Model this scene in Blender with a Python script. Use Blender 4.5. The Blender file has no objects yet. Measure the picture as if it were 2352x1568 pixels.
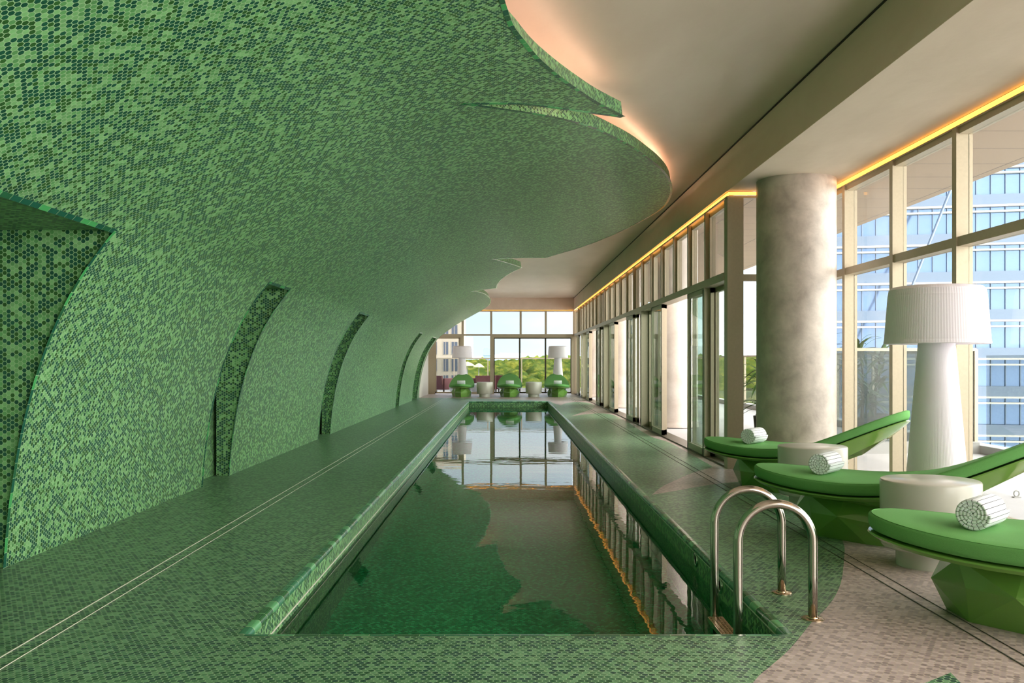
import bpy, bmesh, math, random
from mathutils import Vector, Matrix
from mathutils.geometry import tessellate_polygon

random.seed(7)
SC = bpy.context.scene
COL = SC.collection
PI = math.pi

# ------------------------------------------------------------------ camera
cam_d = bpy.data.cameras.new('camera')
cam_d.sensor_width = 36.0
cam_d.lens = 2110.0 / 2352.0 * 36.0
cam_d.shift_x = 11.0 / 2352.0
cam_d.shift_y = 46.0 / 2352.0
cam_d.clip_end = 3000
cam = bpy.data.objects.new('camera', cam_d)
cam.location = (0, 0, 1.2)
cam.rotation_euler = (PI / 2, 0, 0)
COL.objects.link(cam)
SC.camera = cam

# ------------------------------------------------------------------ exposure
SC.view_settings.view_transform = 'Standard'
SC.view_settings.look = 'None'
SC.view_settings.gamma = 1.0
SC.view_settings.use_curve_mapping = False
SC.view_settings.exposure = 0.15
SC.cycles.max_bounces = 14
SC.cycles.diffuse_bounces = 7
SC.cycles.glossy_bounces = 6
SC.cycles.transmission_bounces = 10
SC.cycles.transparent_max_bounces = 24
SC.cycles.sample_clamp_indirect = 8.0

# ------------------------------------------------------------------ sky and sun
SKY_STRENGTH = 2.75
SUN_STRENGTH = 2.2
SKY_FILL = 4.5
world = bpy.data.worlds.new('sky')
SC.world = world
world.use_nodes = True
nt = world.node_tree
nt.nodes.clear()
wo = nt.nodes.new('ShaderNodeOutputWorld')
wb = nt.nodes.new('ShaderNodeBackground')
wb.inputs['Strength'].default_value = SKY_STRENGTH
geo = nt.nodes.new('ShaderNodeTexCoord')
sep = nt.nodes.new('ShaderNodeSeparateXYZ')
nt.links.new(geo.outputs['Generated'], sep.inputs[0])
ramp = nt.nodes.new('ShaderNodeValToRGB')
cr = ramp.color_ramp
cr.elements[0].position = 0.0; cr.elements[0].color = (0.72, 0.79, 0.84, 1)
cr.elements[1].position = 1.0; cr.elements[1].color = (0.30, 0.52, 0.90, 1)
e = cr.elements.new(0.06); e.color = (0.62, 0.76, 0.88, 1)
e = cr.elements.new(0.30); e.color = (0.50, 0.68, 0.90, 1)
nt.links.new(sep.outputs['Z'], ramp.inputs[0])
mp = nt.nodes.new('ShaderNodeMapping')
mp.inputs['Scale'].default_value = (1.6, 1.6, 6.0)
nt.links.new(geo.outputs['Generated'], mp.inputs[0])
nz = nt.nodes.new('ShaderNodeTexNoise')
nz.inputs['Scale'].default_value = 2.2
nz.inputs['Detail'].default_value = 6
nt.links.new(mp.outputs[0], nz.inputs[0])
cl = nt.nodes.new('ShaderNodeMapRange')
cl.inputs['From Min'].default_value = 0.46
cl.inputs['From Max'].default_value = 0.68
nt.links.new(nz.outputs[0], cl.inputs[0])
mx = nt.nodes.new('ShaderNodeMix'); mx.data_type = 'RGBA'
nt.links.new(cl.outputs[0], mx.inputs['Factor'])
nt.links.new(ramp.outputs[0], mx.inputs['A'])
mx.inputs['B'].default_value = (0.92, 0.94, 0.95, 1)
# sky brightness and warmth added on the right and behind, to light the interior
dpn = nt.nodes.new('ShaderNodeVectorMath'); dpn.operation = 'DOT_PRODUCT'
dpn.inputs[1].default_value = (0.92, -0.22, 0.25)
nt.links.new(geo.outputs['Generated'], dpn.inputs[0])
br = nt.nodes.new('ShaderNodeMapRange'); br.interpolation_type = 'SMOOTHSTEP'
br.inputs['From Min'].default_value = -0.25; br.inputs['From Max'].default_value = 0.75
br.inputs['To Min'].default_value = 0.74; br.inputs['To Max'].default_value = SKY_FILL
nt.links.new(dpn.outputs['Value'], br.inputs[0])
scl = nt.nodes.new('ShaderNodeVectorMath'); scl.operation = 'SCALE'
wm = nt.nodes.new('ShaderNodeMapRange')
wm.inputs['From Min'].default_value = 0.8; wm.inputs['From Max'].default_value = SKY_FILL
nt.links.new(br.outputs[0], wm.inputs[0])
tn = nt.nodes.new('ShaderNodeMix'); tn.data_type = 'RGBA'
tn.inputs['B'].default_value = (1.0, 0.955, 0.89, 1)
nt.links.new(wm.outputs[0], tn.inputs['Factor']); nt.links.new(mx.outputs['Result'], tn.inputs['A'])
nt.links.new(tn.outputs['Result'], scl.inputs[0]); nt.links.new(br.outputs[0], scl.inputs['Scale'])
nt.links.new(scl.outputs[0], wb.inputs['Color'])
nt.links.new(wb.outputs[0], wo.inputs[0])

sun_d = bpy.data.lights.new('sun', 'SUN')
sun_d.energy = SUN_STRENGTH
sun_d.angle = math.radians(1.0)
sun_d.color = (1.0, 0.93, 0.80)
sun = bpy.data.objects.new('sun', sun_d)
sun.rotation_euler = Vector((-0.50, 0.42, -1.0)).to_track_quat('-Z', 'Y').to_euler()
COL.objects.link(sun)


def portal(name, loc, rot, sx, sy):
    d = bpy.data.lights.new(name, 'AREA')
    d.shape = 'RECTANGLE'; d.size = sx; d.size_y = sy
    d.cycles.is_portal = True
    o = bpy.data.objects.new(name, d)
    o.location = loc; o.rotation_euler = rot
    COL.objects.link(o)


portal('sky_portal', (6.6, 15.0, 1.2), (0, PI / 2, 0), 4.8, 46)      # open side of the terrace
portal('sky_portal', (0.5, 37.5, 1.2), (-PI / 2, 0, 0), 13, 4.8)

# ------------------------------------------------------------------ helpers
def sgn(v): return -1.0 if v < 0 else 1.0


def lin(r, g, b):
    f = lambda c: (c / 255.0 / 12.92) if c / 255.0 <= 0.04045 else ((c / 255.0 + 0.055) / 1.055) ** 2.4
    return (f(r), f(g), f(b), 1.0)


class MB:
    """collects faces (with uv) and links them as ONE mesh object"""
    def __init__(self):
        self.v = []; self.f = []; self.uv = []; self.m = []; self.sm = []

    def face(self, pts, uv=None, m=0, smooth=False):
        i = len(self.v)
        self.v += [tuple(p) for p in pts]
        self.f.append(tuple(range(i, i + len(pts))))
        self.uv.append(uv if uv else [(0, 0)] * len(pts))
        self.m.append(m); self.sm.append(smooth)

    def box(self, x0, x1, y0, y1, z0, z1, m=0):
        c = [(x0, y0, z0), (x1, y0, z0), (x1, y1, z0), (x0, y1, z0), (x0, y0, z1), (x1, y0, z1), (x1, y1, z1), (x0, y1, z1)]
        for q in ((0, 3, 2, 1), (4, 5, 6, 7), (0, 1, 5, 4), (1, 2, 6, 5), (2, 3, 7, 6), (3, 0, 4, 7)):
            self.face([c[k] for k in q], m=m)
        return self

    def obox(self, p, q, w, h, m=0, up=(0, 0, 1)):
        """bar of section w x h from p to q"""
        p = Vector(p); q = Vector(q); d = (q - p).normalized(); u = Vector(up)
        if abs(d.dot(u)) > 0.99: u = Vector((1, 0, 0))
        s = d.cross(u).normalized(); t = s.cross(d).normalized()
        r = [(s * a * w / 2 + t * b * h / 2) for a, b in ((-1, -1), (1, -1), (1, 1), (-1, 1))]
        A = [p + k for k in r]; B = [q + k for k in r]
        self.face(A[::-1], m=m); self.face(B, m=m)
        for i in range(4):
            j = (i + 1) % 4
            self.face([A[i], A[j], B[j], B[i]], m=m)
        return self

    def tube(self, path, r, n=16, cap=True, m=0):
        path = [Vector(p) for p in path]
        rings = []
        for i, p in enumerate(path):
            a = path[max(i - 1, 0)]; b = path[min(i + 1, len(path) - 1)]
            d = (b - a).normalized()
            u = Vector((0, 1, 0)) if abs(d.y) < 0.9 else Vector((1, 0, 0))
            s = d.cross(u).normalized(); t = s.cross(d).normalized()
            rr = r[i] if isinstance(r, (list, tuple)) else r
            rings.append([p + s * math.cos(2 * PI * k / n) * rr + t * math.sin(2 * PI * k / n) * rr for k in range(n)])
        for a, b in zip(rings, rings[1:]):
            for k in range(n):
                j = (k + 1) % n
                self.face([a[k], a[j], b[j], b[k]], m=m, smooth=True)
        if cap:
            self.face(rings[0][::-1], m=m); self.face(rings[-1], m=m)
        return self

    def lathe(self, prof, c=(0, 0, 0), n=64, m=0, smooth=True, ribs=0, amp=0):
        """prof: list of (r, z)"""
        c = Vector(c)
        def pt(r, z, k):
            a = 2 * PI * k / n
            rr = r
            if ribs and r > 0.01: rr = r + amp * (1 if k % 2 else -1)
            return c + Vector((math.cos(a) * rr, math.sin(a) * rr, z))
        for (r0, z0), (r1, z1) in zip(prof, prof[1:]):
            for k in range(n):
                j = (k + 1) % n
                if r0 < 1e-6: self.face([pt(0, z0, 0), pt(r1, z1, j), pt(r1, z1, k)][::-1], m=m, smooth=smooth)
                elif r1 < 1e-6: self.face([pt(r0, z0, k), pt(r0, z0, j), pt(0, z1, 0)], m=m, smooth=smooth)
                else:
                    self.face([pt(r0, z0, k), pt(r0, z0, j), pt(r1, z1, j), pt(r1, z1, k)], m=m, smooth=smooth)
        return self

    def build(self, name, mat, parent=None, merge=True, sharp=None):
        me = bpy.data.meshes.new(name)
        me.from_pydata(self.v, [], self.f)
        uvl = me.uv_layers.new(name='UVMap')
        k = 0
        for uvs in self.uv:
            for u in uvs:
                uvl.data[k].uv = u; k += 1
        for p, m, s in zip(me.polygons, self.m, self.sm):
            p.material_index = m; p.use_smooth = s
        for mm in (mat if isinstance(mat, (list, tuple)) else [mat]): me.materials.append(mm)
        if merge:
            b = bmesh.new(); b.from_mesh(me)
            bmesh.ops.remove_doubles(b, verts=b.verts, dist=1e-5)
            b.to_mesh(me); b.free()
        if sharp is not None:
            me.set_sharp_from_angle(angle=math.radians(sharp))
        o = bpy.data.objects.new(name, me)
        COL.objects.link(o)
        if parent: o.parent = parent
        return o


def empty(name, loc=(0, 0, 0), rz=0):
    o = bpy.data.objects.new(name, None)
    o.empty_display_size = 0.1
    o.location = loc; o.rotation_euler = (0, 0, rz)
    COL.objects.link(o)
    return o


def tag(o, label=None, cat=None, group=None, kind=None):
    if label: o['label'] = label
    if cat: o['category'] = cat
    if group: o['group'] = group
    if kind: o['kind'] = kind
    return o


def copy_tree(o, parent=None):
    c = o.copy(); COL.objects.link(c)
    if parent: c.parent = parent
    for ch in list(o.children): copy_tree(ch, c)
    return c


def bevel(o, w, seg=2, angle=35):
    md = o.modifiers.new('bevel', 'BEVEL'); md.width = w; md.segments = seg
    md.limit_method = 'ANGLE'; md.angle_limit = math.radians(angle)
    return o


# ------------------------------------------------------------------ materials
def new_mat(name):
    m = bpy.data.materials.new(name); m.use_nodes = True
    return m, m.node_tree, m.node_tree.nodes['Principled BSDF']


def plain(name, col, rough=0.5, metal=0.0, spec=0.5, coat=0.0, noise=None, bump=None):
    """noise=(scale, amount) varies the colour; bump=(scale, strength, distance)"""
    m, t, b = new_mat(name)
    b.inputs['Base Color'].default_value = col
    b.inputs['Roughness'].default_value = rough
    b.inputs['Metallic'].default_value = metal
    b.inputs['Specular IOR Level'].default_value = spec
    b.inputs['Coat Weight'].default_value = coat
    tc = t.nodes.new('ShaderNodeTexCoord')
    if noise:
        n = t.nodes.new('ShaderNodeTexNoise'); n.inputs['Scale'].default_value = noise[0]; n.inputs['Detail'].default_value = 6
        t.links.new(tc.outputs['Object'], n.inputs[0])
        r = t.nodes.new('ShaderNodeMapRange'); r.inputs['From Min'].default_value = 0.3; r.inputs['From Max'].default_value = 0.7
        r.inputs['To Min'].default_value = 1 - noise[1]; r.inputs['To Max'].default_value = 1 + noise[1]
        t.links.new(n.outputs[0], r.inputs[0])
        v = t.nodes.new('ShaderNodeVectorMath'); v.operation = 'SCALE'
        v.inputs[0].default_value = col[:3]
        t.links.new(r.outputs[0], v.inputs['Scale'])
        t.links.new(v.outputs[0], b.inputs['Base Color'])
    if bump:
        n = t.nodes.new('ShaderNodeTexNoise'); n.inputs['Scale'].default_value = bump[0]; n.inputs['Detail'].default_value = 3
        t.links.new(tc.outputs['Object'], n.inputs[0])
        bp = t.nodes.new('ShaderNodeBump'); bp.inputs['Strength'].default_value = bump[1]; bp.inputs['Distance'].default_value = bump[2]
        t.links.new(n.outputs[0], bp.inputs['Height']); t.links.new(bp.outputs[0], b.inputs['Normal'])
    return m


PITCH = 0.0264
def hex_mat(name, stops, grout, rough=0.3, pitch=PITCH, gw=0.05, cluster=0.35, spec=0.5, bumpy=True):
    """hexagon mosaic in metres of UV. stops = [(threshold, colour)...]"""
    m, t, b = new_mat(name)
    N = t.nodes; Lk = t.links
    def vm(op, a, bb=None, c=None):
        n = N.new('ShaderNodeVectorMath'); n.operation = op
        for i, x in enumerate((a, bb, c)):
            if x is None: continue
            if isinstance(x, (tuple, list)): n.inputs[i].default_value = x
            else: Lk.new(x, n.inputs[i])
        return n
    def mt(op, a, bb=None):
        n = N.new('ShaderNodeMath'); n.operation = op
        for i, x in enumerate((a, bb)):
            if x is None: continue
            if isinstance(x, (int, float)): n.inputs[i].default_value = x
            else: Lk.new(x, n.inputs[i])
        return n.outputs[0]
    uv = N.new('ShaderNodeUVMap'); uv.uv_map = 'UVMap'
    P = vm('MULTIPLY', uv.outputs[0], (1 / pitch, 1 / pitch, 0)).outputs[0]
    R = (1.0, 1.7320508, 1.0)
    Q = vm('DIVIDE', P, R).outputs[0]
    A = vm('MULTIPLY', vm('SUBTRACT', vm('FRACTION', Q).outputs[0], (.5, .5, 0)).outputs[0], R).outputs[0]
    Q2 = vm('ADD', Q, (.5, .5, 0)).outputs[0]
    B = vm('MULTIPLY', vm('SUBTRACT', vm('FRACTION', Q2).outputs[0], (.5, .5, 0)).outputs[0], R).outputs[0]
    la = vm('DOT_PRODUCT', A, A).outputs['Value']; lb = vm('DOT_PRODUCT', B, B).outputs['Value']
    sel = mt('LESS_THAN', la, lb)
    mixv = N.new('ShaderNodeMix'); mixv.data_type = 'VECTOR'
    Lk.new(sel, mixv.inputs['Factor']); Lk.new(B, mixv.inputs[4]); Lk.new(A, mixv.inputs[5])
    G = mixv.outputs[1]
    ID = vm('SUBTRACT', P, G).outputs[0]
    IDi = vm('FLOOR', vm('ADD', vm('DIVIDE', ID, (.5, .8660254, 1)).outputs[0], (.5, .5, .5)).outputs[0]).outputs[0]
    wn = N.new('ShaderNodeTexWhiteNoise'); wn.noise_dimensions = '2D'
    Lk.new(IDi, wn.inputs['Vector'])
    ag = vm('ABSOLUTE', G).outputs[0]
    d1 = vm('DOT_PRODUCT', ag, (.5, .8660254, 0)).outputs['Value']
    sx = N.new('ShaderNodeSeparateXYZ'); Lk.new(ag, sx.inputs[0])
    ed = mt('MAXIMUM', d1, sx.outputs[0])
    # mild clustering of dark tiles
    no = N.new('ShaderNodeTexNoise'); no.noise_dimensions = '2D'; no.inputs['Scale'].default_value = 0.32; no.inputs['Detail'].default_value = 2
    Lk.new(vm('MULTIPLY', IDi, (.5, .8660254, 0)).outputs[0], no.inputs['Vector'])
    cn = mt('MULTIPLY', mt('SUBTRACT', no.outputs[0], 0.5), cluster * 2)
    val = mt('ADD', wn.outputs['Value'], cn)
    rp = N.new('ShaderNodeValToRGB'); rp.color_ramp.interpolation = 'CONSTANT'
    el = rp.color_ramp.elements
    el[0].position = 0; el[0].color = stops[0][1]
    el[1].position = stops[1][0]; el[1].color = stops[1][1]
    for p, c in stops[2:]:
        x = el.new(p); x.color = c
    Lk.new(val, rp.inputs[0])
    # glaze variation from tile to tile
    hs = N.new('ShaderNodeHueSaturation')
    Lk.new(rp.outputs[0], hs.inputs['Color'])
    wn2 = N.new('ShaderNodeTexWhiteNoise'); wn2.noise_dimensions = '3D'
    Lk.new(vm('ADD', IDi, (17.0, 5.0, 3.0)).outputs[0], wn2.inputs['Vector'])
    mr = N.new('ShaderNodeMapRange'); mr.inputs['To Min'].default_value = 0.84; mr.inputs['To Max'].default_value = 1.16
    Lk.new(wn2.outputs['Value'], mr.inputs[0]); Lk.new(mr.outputs[0], hs.inputs['Value'])
    gm = N.new('ShaderNodeMapRange'); gm.interpolation_type = 'SMOOTHSTEP'
    gm.inputs['From Min'].default_value = 0.5 - gw - 0.03; gm.inputs['From Max'].default_value = 0.5 - gw + 0.01
    Lk.new(ed, gm.inputs[0])
    mc = N.new('ShaderNodeMix'); mc.data_type = 'RGBA'
    Lk.new(gm.outputs[0], mc.inputs['Factor']); Lk.new(hs.outputs[0], mc.inputs['A']); mc.inputs['B'].default_value = grout
    Lk.new(mc.outputs['Result'], b.inputs['Base Color'])
    rr = N.new('ShaderNodeMapRange'); rr.inputs['To Min'].default_value = rough; rr.inputs['To Max'].default_value = 0.85
    Lk.new(gm.outputs[0], rr.inputs[0]); Lk.new(rr.outputs[0], b.inputs['Roughness'])
    b.inputs['Specular IOR Level'].default_value = spec
    return m


LIGHT = lin(116, 170, 110); LIGHT2 = lin(92, 149, 90)
TEAL = lin(27, 80, 60); OLIVE = lin(46, 91, 42); MIDG = lin(62, 122, 74)
GROUT_G = lin(150, 188, 140)
M = {}
M['hex_wall'] = hex_mat('green_hexagon_mosaic', [(0, LIGHT), (.20, LIGHT2), (.42, OLIVE), (.62, TEAL)], GROUT_G, rough=.33, cluster=.5)
M['hex_deck'] = hex_mat('green_hexagon_deck_mosaic', [(0, lin(96, 140, 100)), (.24, lin(76, 120, 84)), (.44, lin(60, 106, 74)), (.58, lin(38, 82, 54)), (.76, lin(28, 68, 60))], lin(150, 182, 142), rough=.36, cluster=.4)
M['hex_pool'] = hex_mat('pool_hexagon_mosaic', [(0, lin(70, 212, 150)), (.22, lin(50, 190, 130)), (.42, lin(40, 172, 116)), (.7, lin(32, 150, 102))], lin(80, 130, 100), rough=.3, cluster=.3)
M['hex_pink'] = hex_mat('grey_pink_hexagon_mosaic', [(0, lin(178, 162, 160)), (.45, lin(162, 146, 145)), (.7, lin(143, 128, 129))], lin(186, 172, 158), rough=.36, cluster=.25)


def trim_mat(name, cols, length=0.0875):
    m, t, b = new_mat(name)
    N = t.nodes; Lk = t.links
    uv = N.new('ShaderNodeUVMap'); uv.uv_map = 'UVMap'
    s = N.new('ShaderNodeSeparateXYZ'); Lk.new(uv.outputs[0], s.inputs[0])
    d = N.new('ShaderNodeMath'); d.operation = 'DIVIDE'; Lk.new(s.outputs[0], d.inputs[0]); d.inputs[1].default_value = length
    fl = N.new('ShaderNodeMath'); fl.operation = 'FLOOR'; Lk.new(d.outputs[0], fl.inputs[0])
    w = N.new('ShaderNodeTexWhiteNoise'); w.noise_dimensions = '1D'; Lk.new(fl.outputs[0], w.inputs['W'])
    rp = N.new('ShaderNodeValToRGB'); rp.color_ramp.interpolation = 'CONSTANT'
    el = rp.color_ramp.elements
    el[0].color = cols[0]; el[1].position = 1 / len(cols); el[1].color = cols[1]
    for i, c in enumerate(cols[2:]):
        x = el.new((i + 2) / len(cols)); x.color = c
    Lk.new(w.outputs['Value'], rp.inputs[0])
    fr = N.new('ShaderNodeMath'); fr.operation = 'FRACT'; Lk.new(d.outputs[0], fr.inputs[0])
    c1 = N.new('ShaderNodeMath'); c1.operation = 'LESS_THAN'; Lk.new(fr.outputs[0], c1.inputs[0]); c1.inputs[1].default_value = 0.03
    mc = N.new('ShaderNodeMix'); mc.data_type = 'RGBA'
    Lk.new(c1.outputs[0], mc.inputs['Factor']); Lk.new(rp.outputs[0], mc.inputs['A']); mc.inputs['B'].default_value = GROUT_G
    Lk.new(mc.outputs['Result'], b.inputs['Base Color'])
    b.inputs['Roughness'].default_value = .2
    return m


M['trim'] = trim_mat('glazed_edge_tiles', [lin(72, 158, 92), lin(30, 86, 68), lin(30, 86, 68), lin(38, 92, 62)])
M['coping'] = trim_mat('glazed_coping_tiles', [lin(96, 160, 110), lin(44, 104, 76), lin(60, 120, 88), lin(50, 98, 60)], 0.11)


def plaster(name, c1, c2, rough, spec, scale, bs, bd, brush=1.0, coat=0.0):
    m, t, b = new_mat(name)
    N = t.nodes; Lk = t.links
    tc = N.new('ShaderNodeTexCoord')
    mp = N.new('ShaderNodeMapping'); mp.inputs['Scale'].default_value = (1.0, brush, 1.0)
    Lk.new(tc.outputs['Object'], mp.inputs[0])
    n = N.new('ShaderNodeTexNoise'); n.inputs['Scale'].default_value = scale; n.inputs['Detail'].default_value = 9; n.inputs['Roughness'].default_value = .62
    n.inputs['Distortion'].default_value = 0.25
    Lk.new(mp.outputs[0], n.inputs[0])
    r = N.new('ShaderNodeMapRange'); r.inputs['From Min'].default_value = .32; r.inputs['From Max'].default_value = .68
    Lk.new(n.outputs[0], r.inputs[0])
    mc = N.new('ShaderNodeMix'); mc.data_type = 'RGBA'
    Lk.new(r.outputs[0], mc.inputs['Factor']); mc.inputs['A'].default_value = c1; mc.inputs['B'].default_value = c2
    Lk.new(mc.outputs['Result'], b.inputs['Base Color'])
    b.inputs['Roughness'].default_value = rough
    b.inputs['Specular IOR Level'].default_value = spec
    b.inputs['Coat Weight'].default_value = coat
    b.inputs['Coat Roughness'].default_value = .22
    n2 = N.new('ShaderNodeTexNoise'); n2.inputs['Scale'].default_value = bs; n2.inputs['Detail'].default_value = 3
    Lk.new(tc.outputs['Object'], n2.inputs[0])
    bp = N.new('ShaderNodeBump'); bp.inputs['Strength'].default_value = .4; bp.inputs['Distance'].default_value = bd
    Lk.new(n2.outputs[0], bp.inputs['Height'])
    Lk.new(bp.outputs[0], b.inputs['Normal']); Lk.new(bp.outputs[0], b.inputs['Coat Normal'])
    return m


M['ceiling'] = plaster('polished_plaster_ceiling', lin(218, 198, 184), lin(230, 211, 198), .38, .5, 1.6, 16.0, .003, brush=.35)
M['beam'] = plaster('brushed_plaster_beam', lin(226, 200, 184), lin(238, 214, 200), .6, .3, 2.2, 9.0, .006, brush=.3)
M['soffit'] = plaster('brushed_plaster_soffit', lin(192, 174, 154), lin(206, 189, 170), .55, .35, 1.8, 7.0, .008, brush=.3)
M['concrete'] = plaster('polished_concrete_column', lin(160, 147, 138), lin(202, 188, 178), .36, .5, 4.5, 30.0, .003)
M['pale_stone'] = plaster('pale_stone_column', lin(205, 190, 180), lin(228, 216, 208), .5, .4, 3.0, 25.0, .002)
M['white_wall'] = plain('white_painted_wall', lin(220, 216, 208), .7)
M['frame'] = plain('champagne_aluminium', lin(184, 170, 147), .42, metal=.25, noise=(40, .04))
M['frame_dark'] = plain('bronze_aluminium', lin(96, 90, 76), .4, metal=.5)
M['black'] = plain('black_rubber', lin(28, 28, 26), .6)
M['steel'] = plain('polished_steel', lin(186, 180, 170), .14, metal=1.0)
M['rust'] = plain('tarnished_steel', lin(196, 176, 150), .25, metal=1.0, noise=(60, .3))
M['white_line'] = plain('white_edge_strip', lin(214, 214, 200), .4)
M['drain'] = plain('drain_edge', lin(70, 72, 66), .5)
M['lounger'] = plain('gloss_green_shell', lin(106, 150, 66), .16, spec=.55, coat=.3)
M['cushion'] = plain('woven_green_cushion', lin(104, 162, 92), .85, spec=.2, noise=(260, .07), bump=(340, .35, .0012))
M['table'] = plain('warm_grey_lacquer', lin(200, 196, 187), .22, spec=.5)
M['lamp'] = plain('white_ribbed_lamp_shell', lin(244, 234, 246), .5)
M['terrace'] = plain('pale_terrace_paving', lin(188, 186, 188), .6, noise=(2, .04))
M['kerb'] = plain('grey_stone_kerb', lin(170, 170, 168), .6)


def glass(name, tint=(.93, .97, .95), ior=1.5, rough=0.0, extra=None):
    m = bpy.data.materials.new(name); m.use_nodes = True
    t = m.node_tree; t.nodes.clear()
    o = t.nodes.new('ShaderNodeOutputMaterial')
    tr = t.nodes.new('ShaderNodeBsdfTransparent'); tr.inputs[0].default_value = (*tint, 1)
    gl = t.nodes.new('ShaderNodeBsdfGlossy'); gl.inputs['Roughness'].default_value = rough
    # Schlick reflectance, the same from both sides of the pane
    g = t.nodes.new('ShaderNodeNewGeometry')
    dp = t.nodes.new('ShaderNodeVectorMath'); dp.operation = 'DOT_PRODUCT'
    t.links.new(g.outputs['Incoming'], dp.inputs[0]); t.links.new(g.outputs['Normal'], dp.inputs[1])
    def mt(op, a, b=None):
        n = t.nodes.new('ShaderNodeMath'); n.operation = op; n.use_clamp = False
        for i, x in enumerate((a, b)):
            if x is None: continue
            if isinstance(x, (int, float)): n.inputs[i].default_value = x
            else: t.links.new(x, n.inputs[i])
        return n.outputs[0]
    c = mt('SUBTRACT', 1.0, mt('ABSOLUTE', dp.outputs['Value']))
    f = mt('ADD', mt('MULTIPLY', mt('POWER', c, 5.0), .5), .012)
    mx = t.nodes.new('ShaderNodeMixShader')
    t.links.new(f, mx.inputs[0]); t.links.new(tr.outputs[0], mx.inputs[1]); t.links.new(gl.outputs[0], mx.inputs[2])
    last = mx
    if extra:
        df = t.nodes.new('ShaderNodeBsdfDiffuse'); df.inputs[0].default_value = extra[0]
        m2 = t.nodes.new('ShaderNodeMixShader'); m2.inputs[0].default_value = extra[1]
        t.links.new(mx.outputs[0], m2.inputs[1]); t.links.new(df.outputs[0], m2.inputs[2]); last = m2
    t.links.new(last.outputs[0], o.inputs[0])
    return m


M['glass'] = glass('solar_control_glass', (.76, .775, .77))
M['glass_door'] = glass('greenish_door_glass', (.74, .80, .77))
M['screen_glass'] = glass('dusty_screen_glass', (.66, .72, .73), extra=(lin(118, 126, 128), .30))

# pool water: refracting surface with a light swell
m = bpy.data.materials.new('pool_water'); m.use_nodes = True
t = m.node_tree; t.nodes.clear()
o_ = t.nodes.new('ShaderNodeOutputMaterial')
rf = t.nodes.new('ShaderNodeBsdfRefraction'); rf.inputs['IOR'].default_value = 1.33; rf.inputs['Roughness'].default_value = 0
rf.inputs['Color'].default_value = (.74, 1.0, .88, 1)
gl = t.nodes.new('ShaderNodeBsdfGlossy'); gl.inputs['Roughness'].default_value = .0
fr = t.nodes.new('ShaderNodeFresnel'); fr.inputs[0].default_value = 1.33
mxs = t.nodes.new('ShaderNodeMixShader')
tc = t.nodes.new('ShaderNodeTexCoord')
mpn = t.nodes.new('ShaderNodeMapping'); mpn.inputs['Scale'].default_value = (1.0, 1.9, 1.0)
n1 = t.nodes.new('ShaderNodeTexNoise'); n1.inputs['Scale'].default_value = 1.7; n1.inputs['Detail'].default_value = 2.5
bp = t.nodes.new('ShaderNodeBump'); bp.inputs['Strength'].default_value = 1.0; bp.inputs['Distance'].default_value = .0012
t.links.new(tc.outputs['Object'], mpn.inputs[0]); t.links.new(mpn.outputs[0], n1.inputs[0]); t.links.new(n1.outputs[0], bp.inputs['Height'])
for nd in (rf, gl, fr): t.links.new(bp.outputs[0], nd.inputs['Normal'])
t.links.new(fr.outputs[0], mxs.inputs[0]); t.links.new(rf.outputs[0], mxs.inputs[1]); t.links.new(gl.outputs[0], mxs.inputs[2])
t.links.new(mxs.outputs[0], o_.inputs[0])
M['water'] = m


def emit(name, col, s):
    m = bpy.data.materials.new(name); m.use_nodes = True
    t = m.node_tree; t.nodes.clear()
    o = t.nodes.new('ShaderNodeOutputMaterial'); e = t.nodes.new('ShaderNodeEmission')
    e.inputs[0].default_value = col; e.inputs[1].default_value = s
    t.links.new(e.outputs[0], o.inputs[0])
    return m


M['led'] = emit('warm_led_strip', (1.0, .40, .045, 1), 4.6)
M['cove'] = emit('warm_cove_light', (1.0, .70, .46, 1), 10.0)

# ------------------------------------------------------------------ main dimensions
XP0, XP1 = -1.156, 1.227            # pool sides
YP0, YP1 = 4.045, 27.6              # pool ends
ZC = 3.54                           # ceiling
ZS = 3.10                           # soffit / top of glazing
XF = 2.45                           # far glazed line
XN = 3.53                           # near glazed line
YJ = 10.28                          # where the glazing steps in
YW = 33.8                           # far wall
YB = -3.6                           # wall behind the camera

# ------------------------------------------------------------------ curved tiled wall
PROF = [(-2.925, 0), (-2.905, .25), (-2.88, .45), (-2.82, .8), (-2.71, 1.2), (-2.55, 1.57), (-2.36, 1.86), (-2.2, 2.03), (-1.8, 2.33), (-1.5, 2.52),
        (-1.2, 2.69), (-.86, 2.86), (-.5, 2.99), (0, 3.12), (.5, 3.21), (1, 3.28), (1.5, 3.32), (2, 3.34), (2.4, 3.345)]


def catmull(pts, n, closed=False):
    out = []
    m = len(pts)
    for i in range(m - 1 if not closed else m):
        g = lambda k: Vector(pts[k % m] if closed else pts[min(max(k, 0), m - 1)])
        a, b, c, d = g(i - 1), g(i), g(i + 1), g(i + 2)
        for k in range(n):
            t = k / n
            out.append(.5 * ((2 * b) + (c - a) * t + (2 * a - 5 * b + 4 * c - d) * t * t + (3 * b - a - 3 * c + d) * t ** 3))
    if not closed: out.append(Vector(pts[-1]))
    return out


fine = catmull(PROF, 8)
arc = [0.0]
for a, b in zip(fine, fine[1:]): arc.append(arc[-1] + (b - a).length)


def prof_at(s):
    s = min(max(s, 0), arc[-1] - 1e-6)
    lo, hi = 0, len(arc) - 1
    while hi - lo > 1:
        mid = (lo + hi) // 2
        if arc[mid] <= s: lo = mid
        else: hi = mid
    f = (s - arc[lo]) / (arc[hi] - arc[lo])
    p = fine[lo].lerp(fine[hi], f)
    a = fine[max(lo - 1, 0)]; b = fine[min(hi + 1, len(fine) - 1)]
    d = (b - a).normalized()
    return p, Vector((-d.y, d.x))        # point and outward (back) normal


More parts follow.
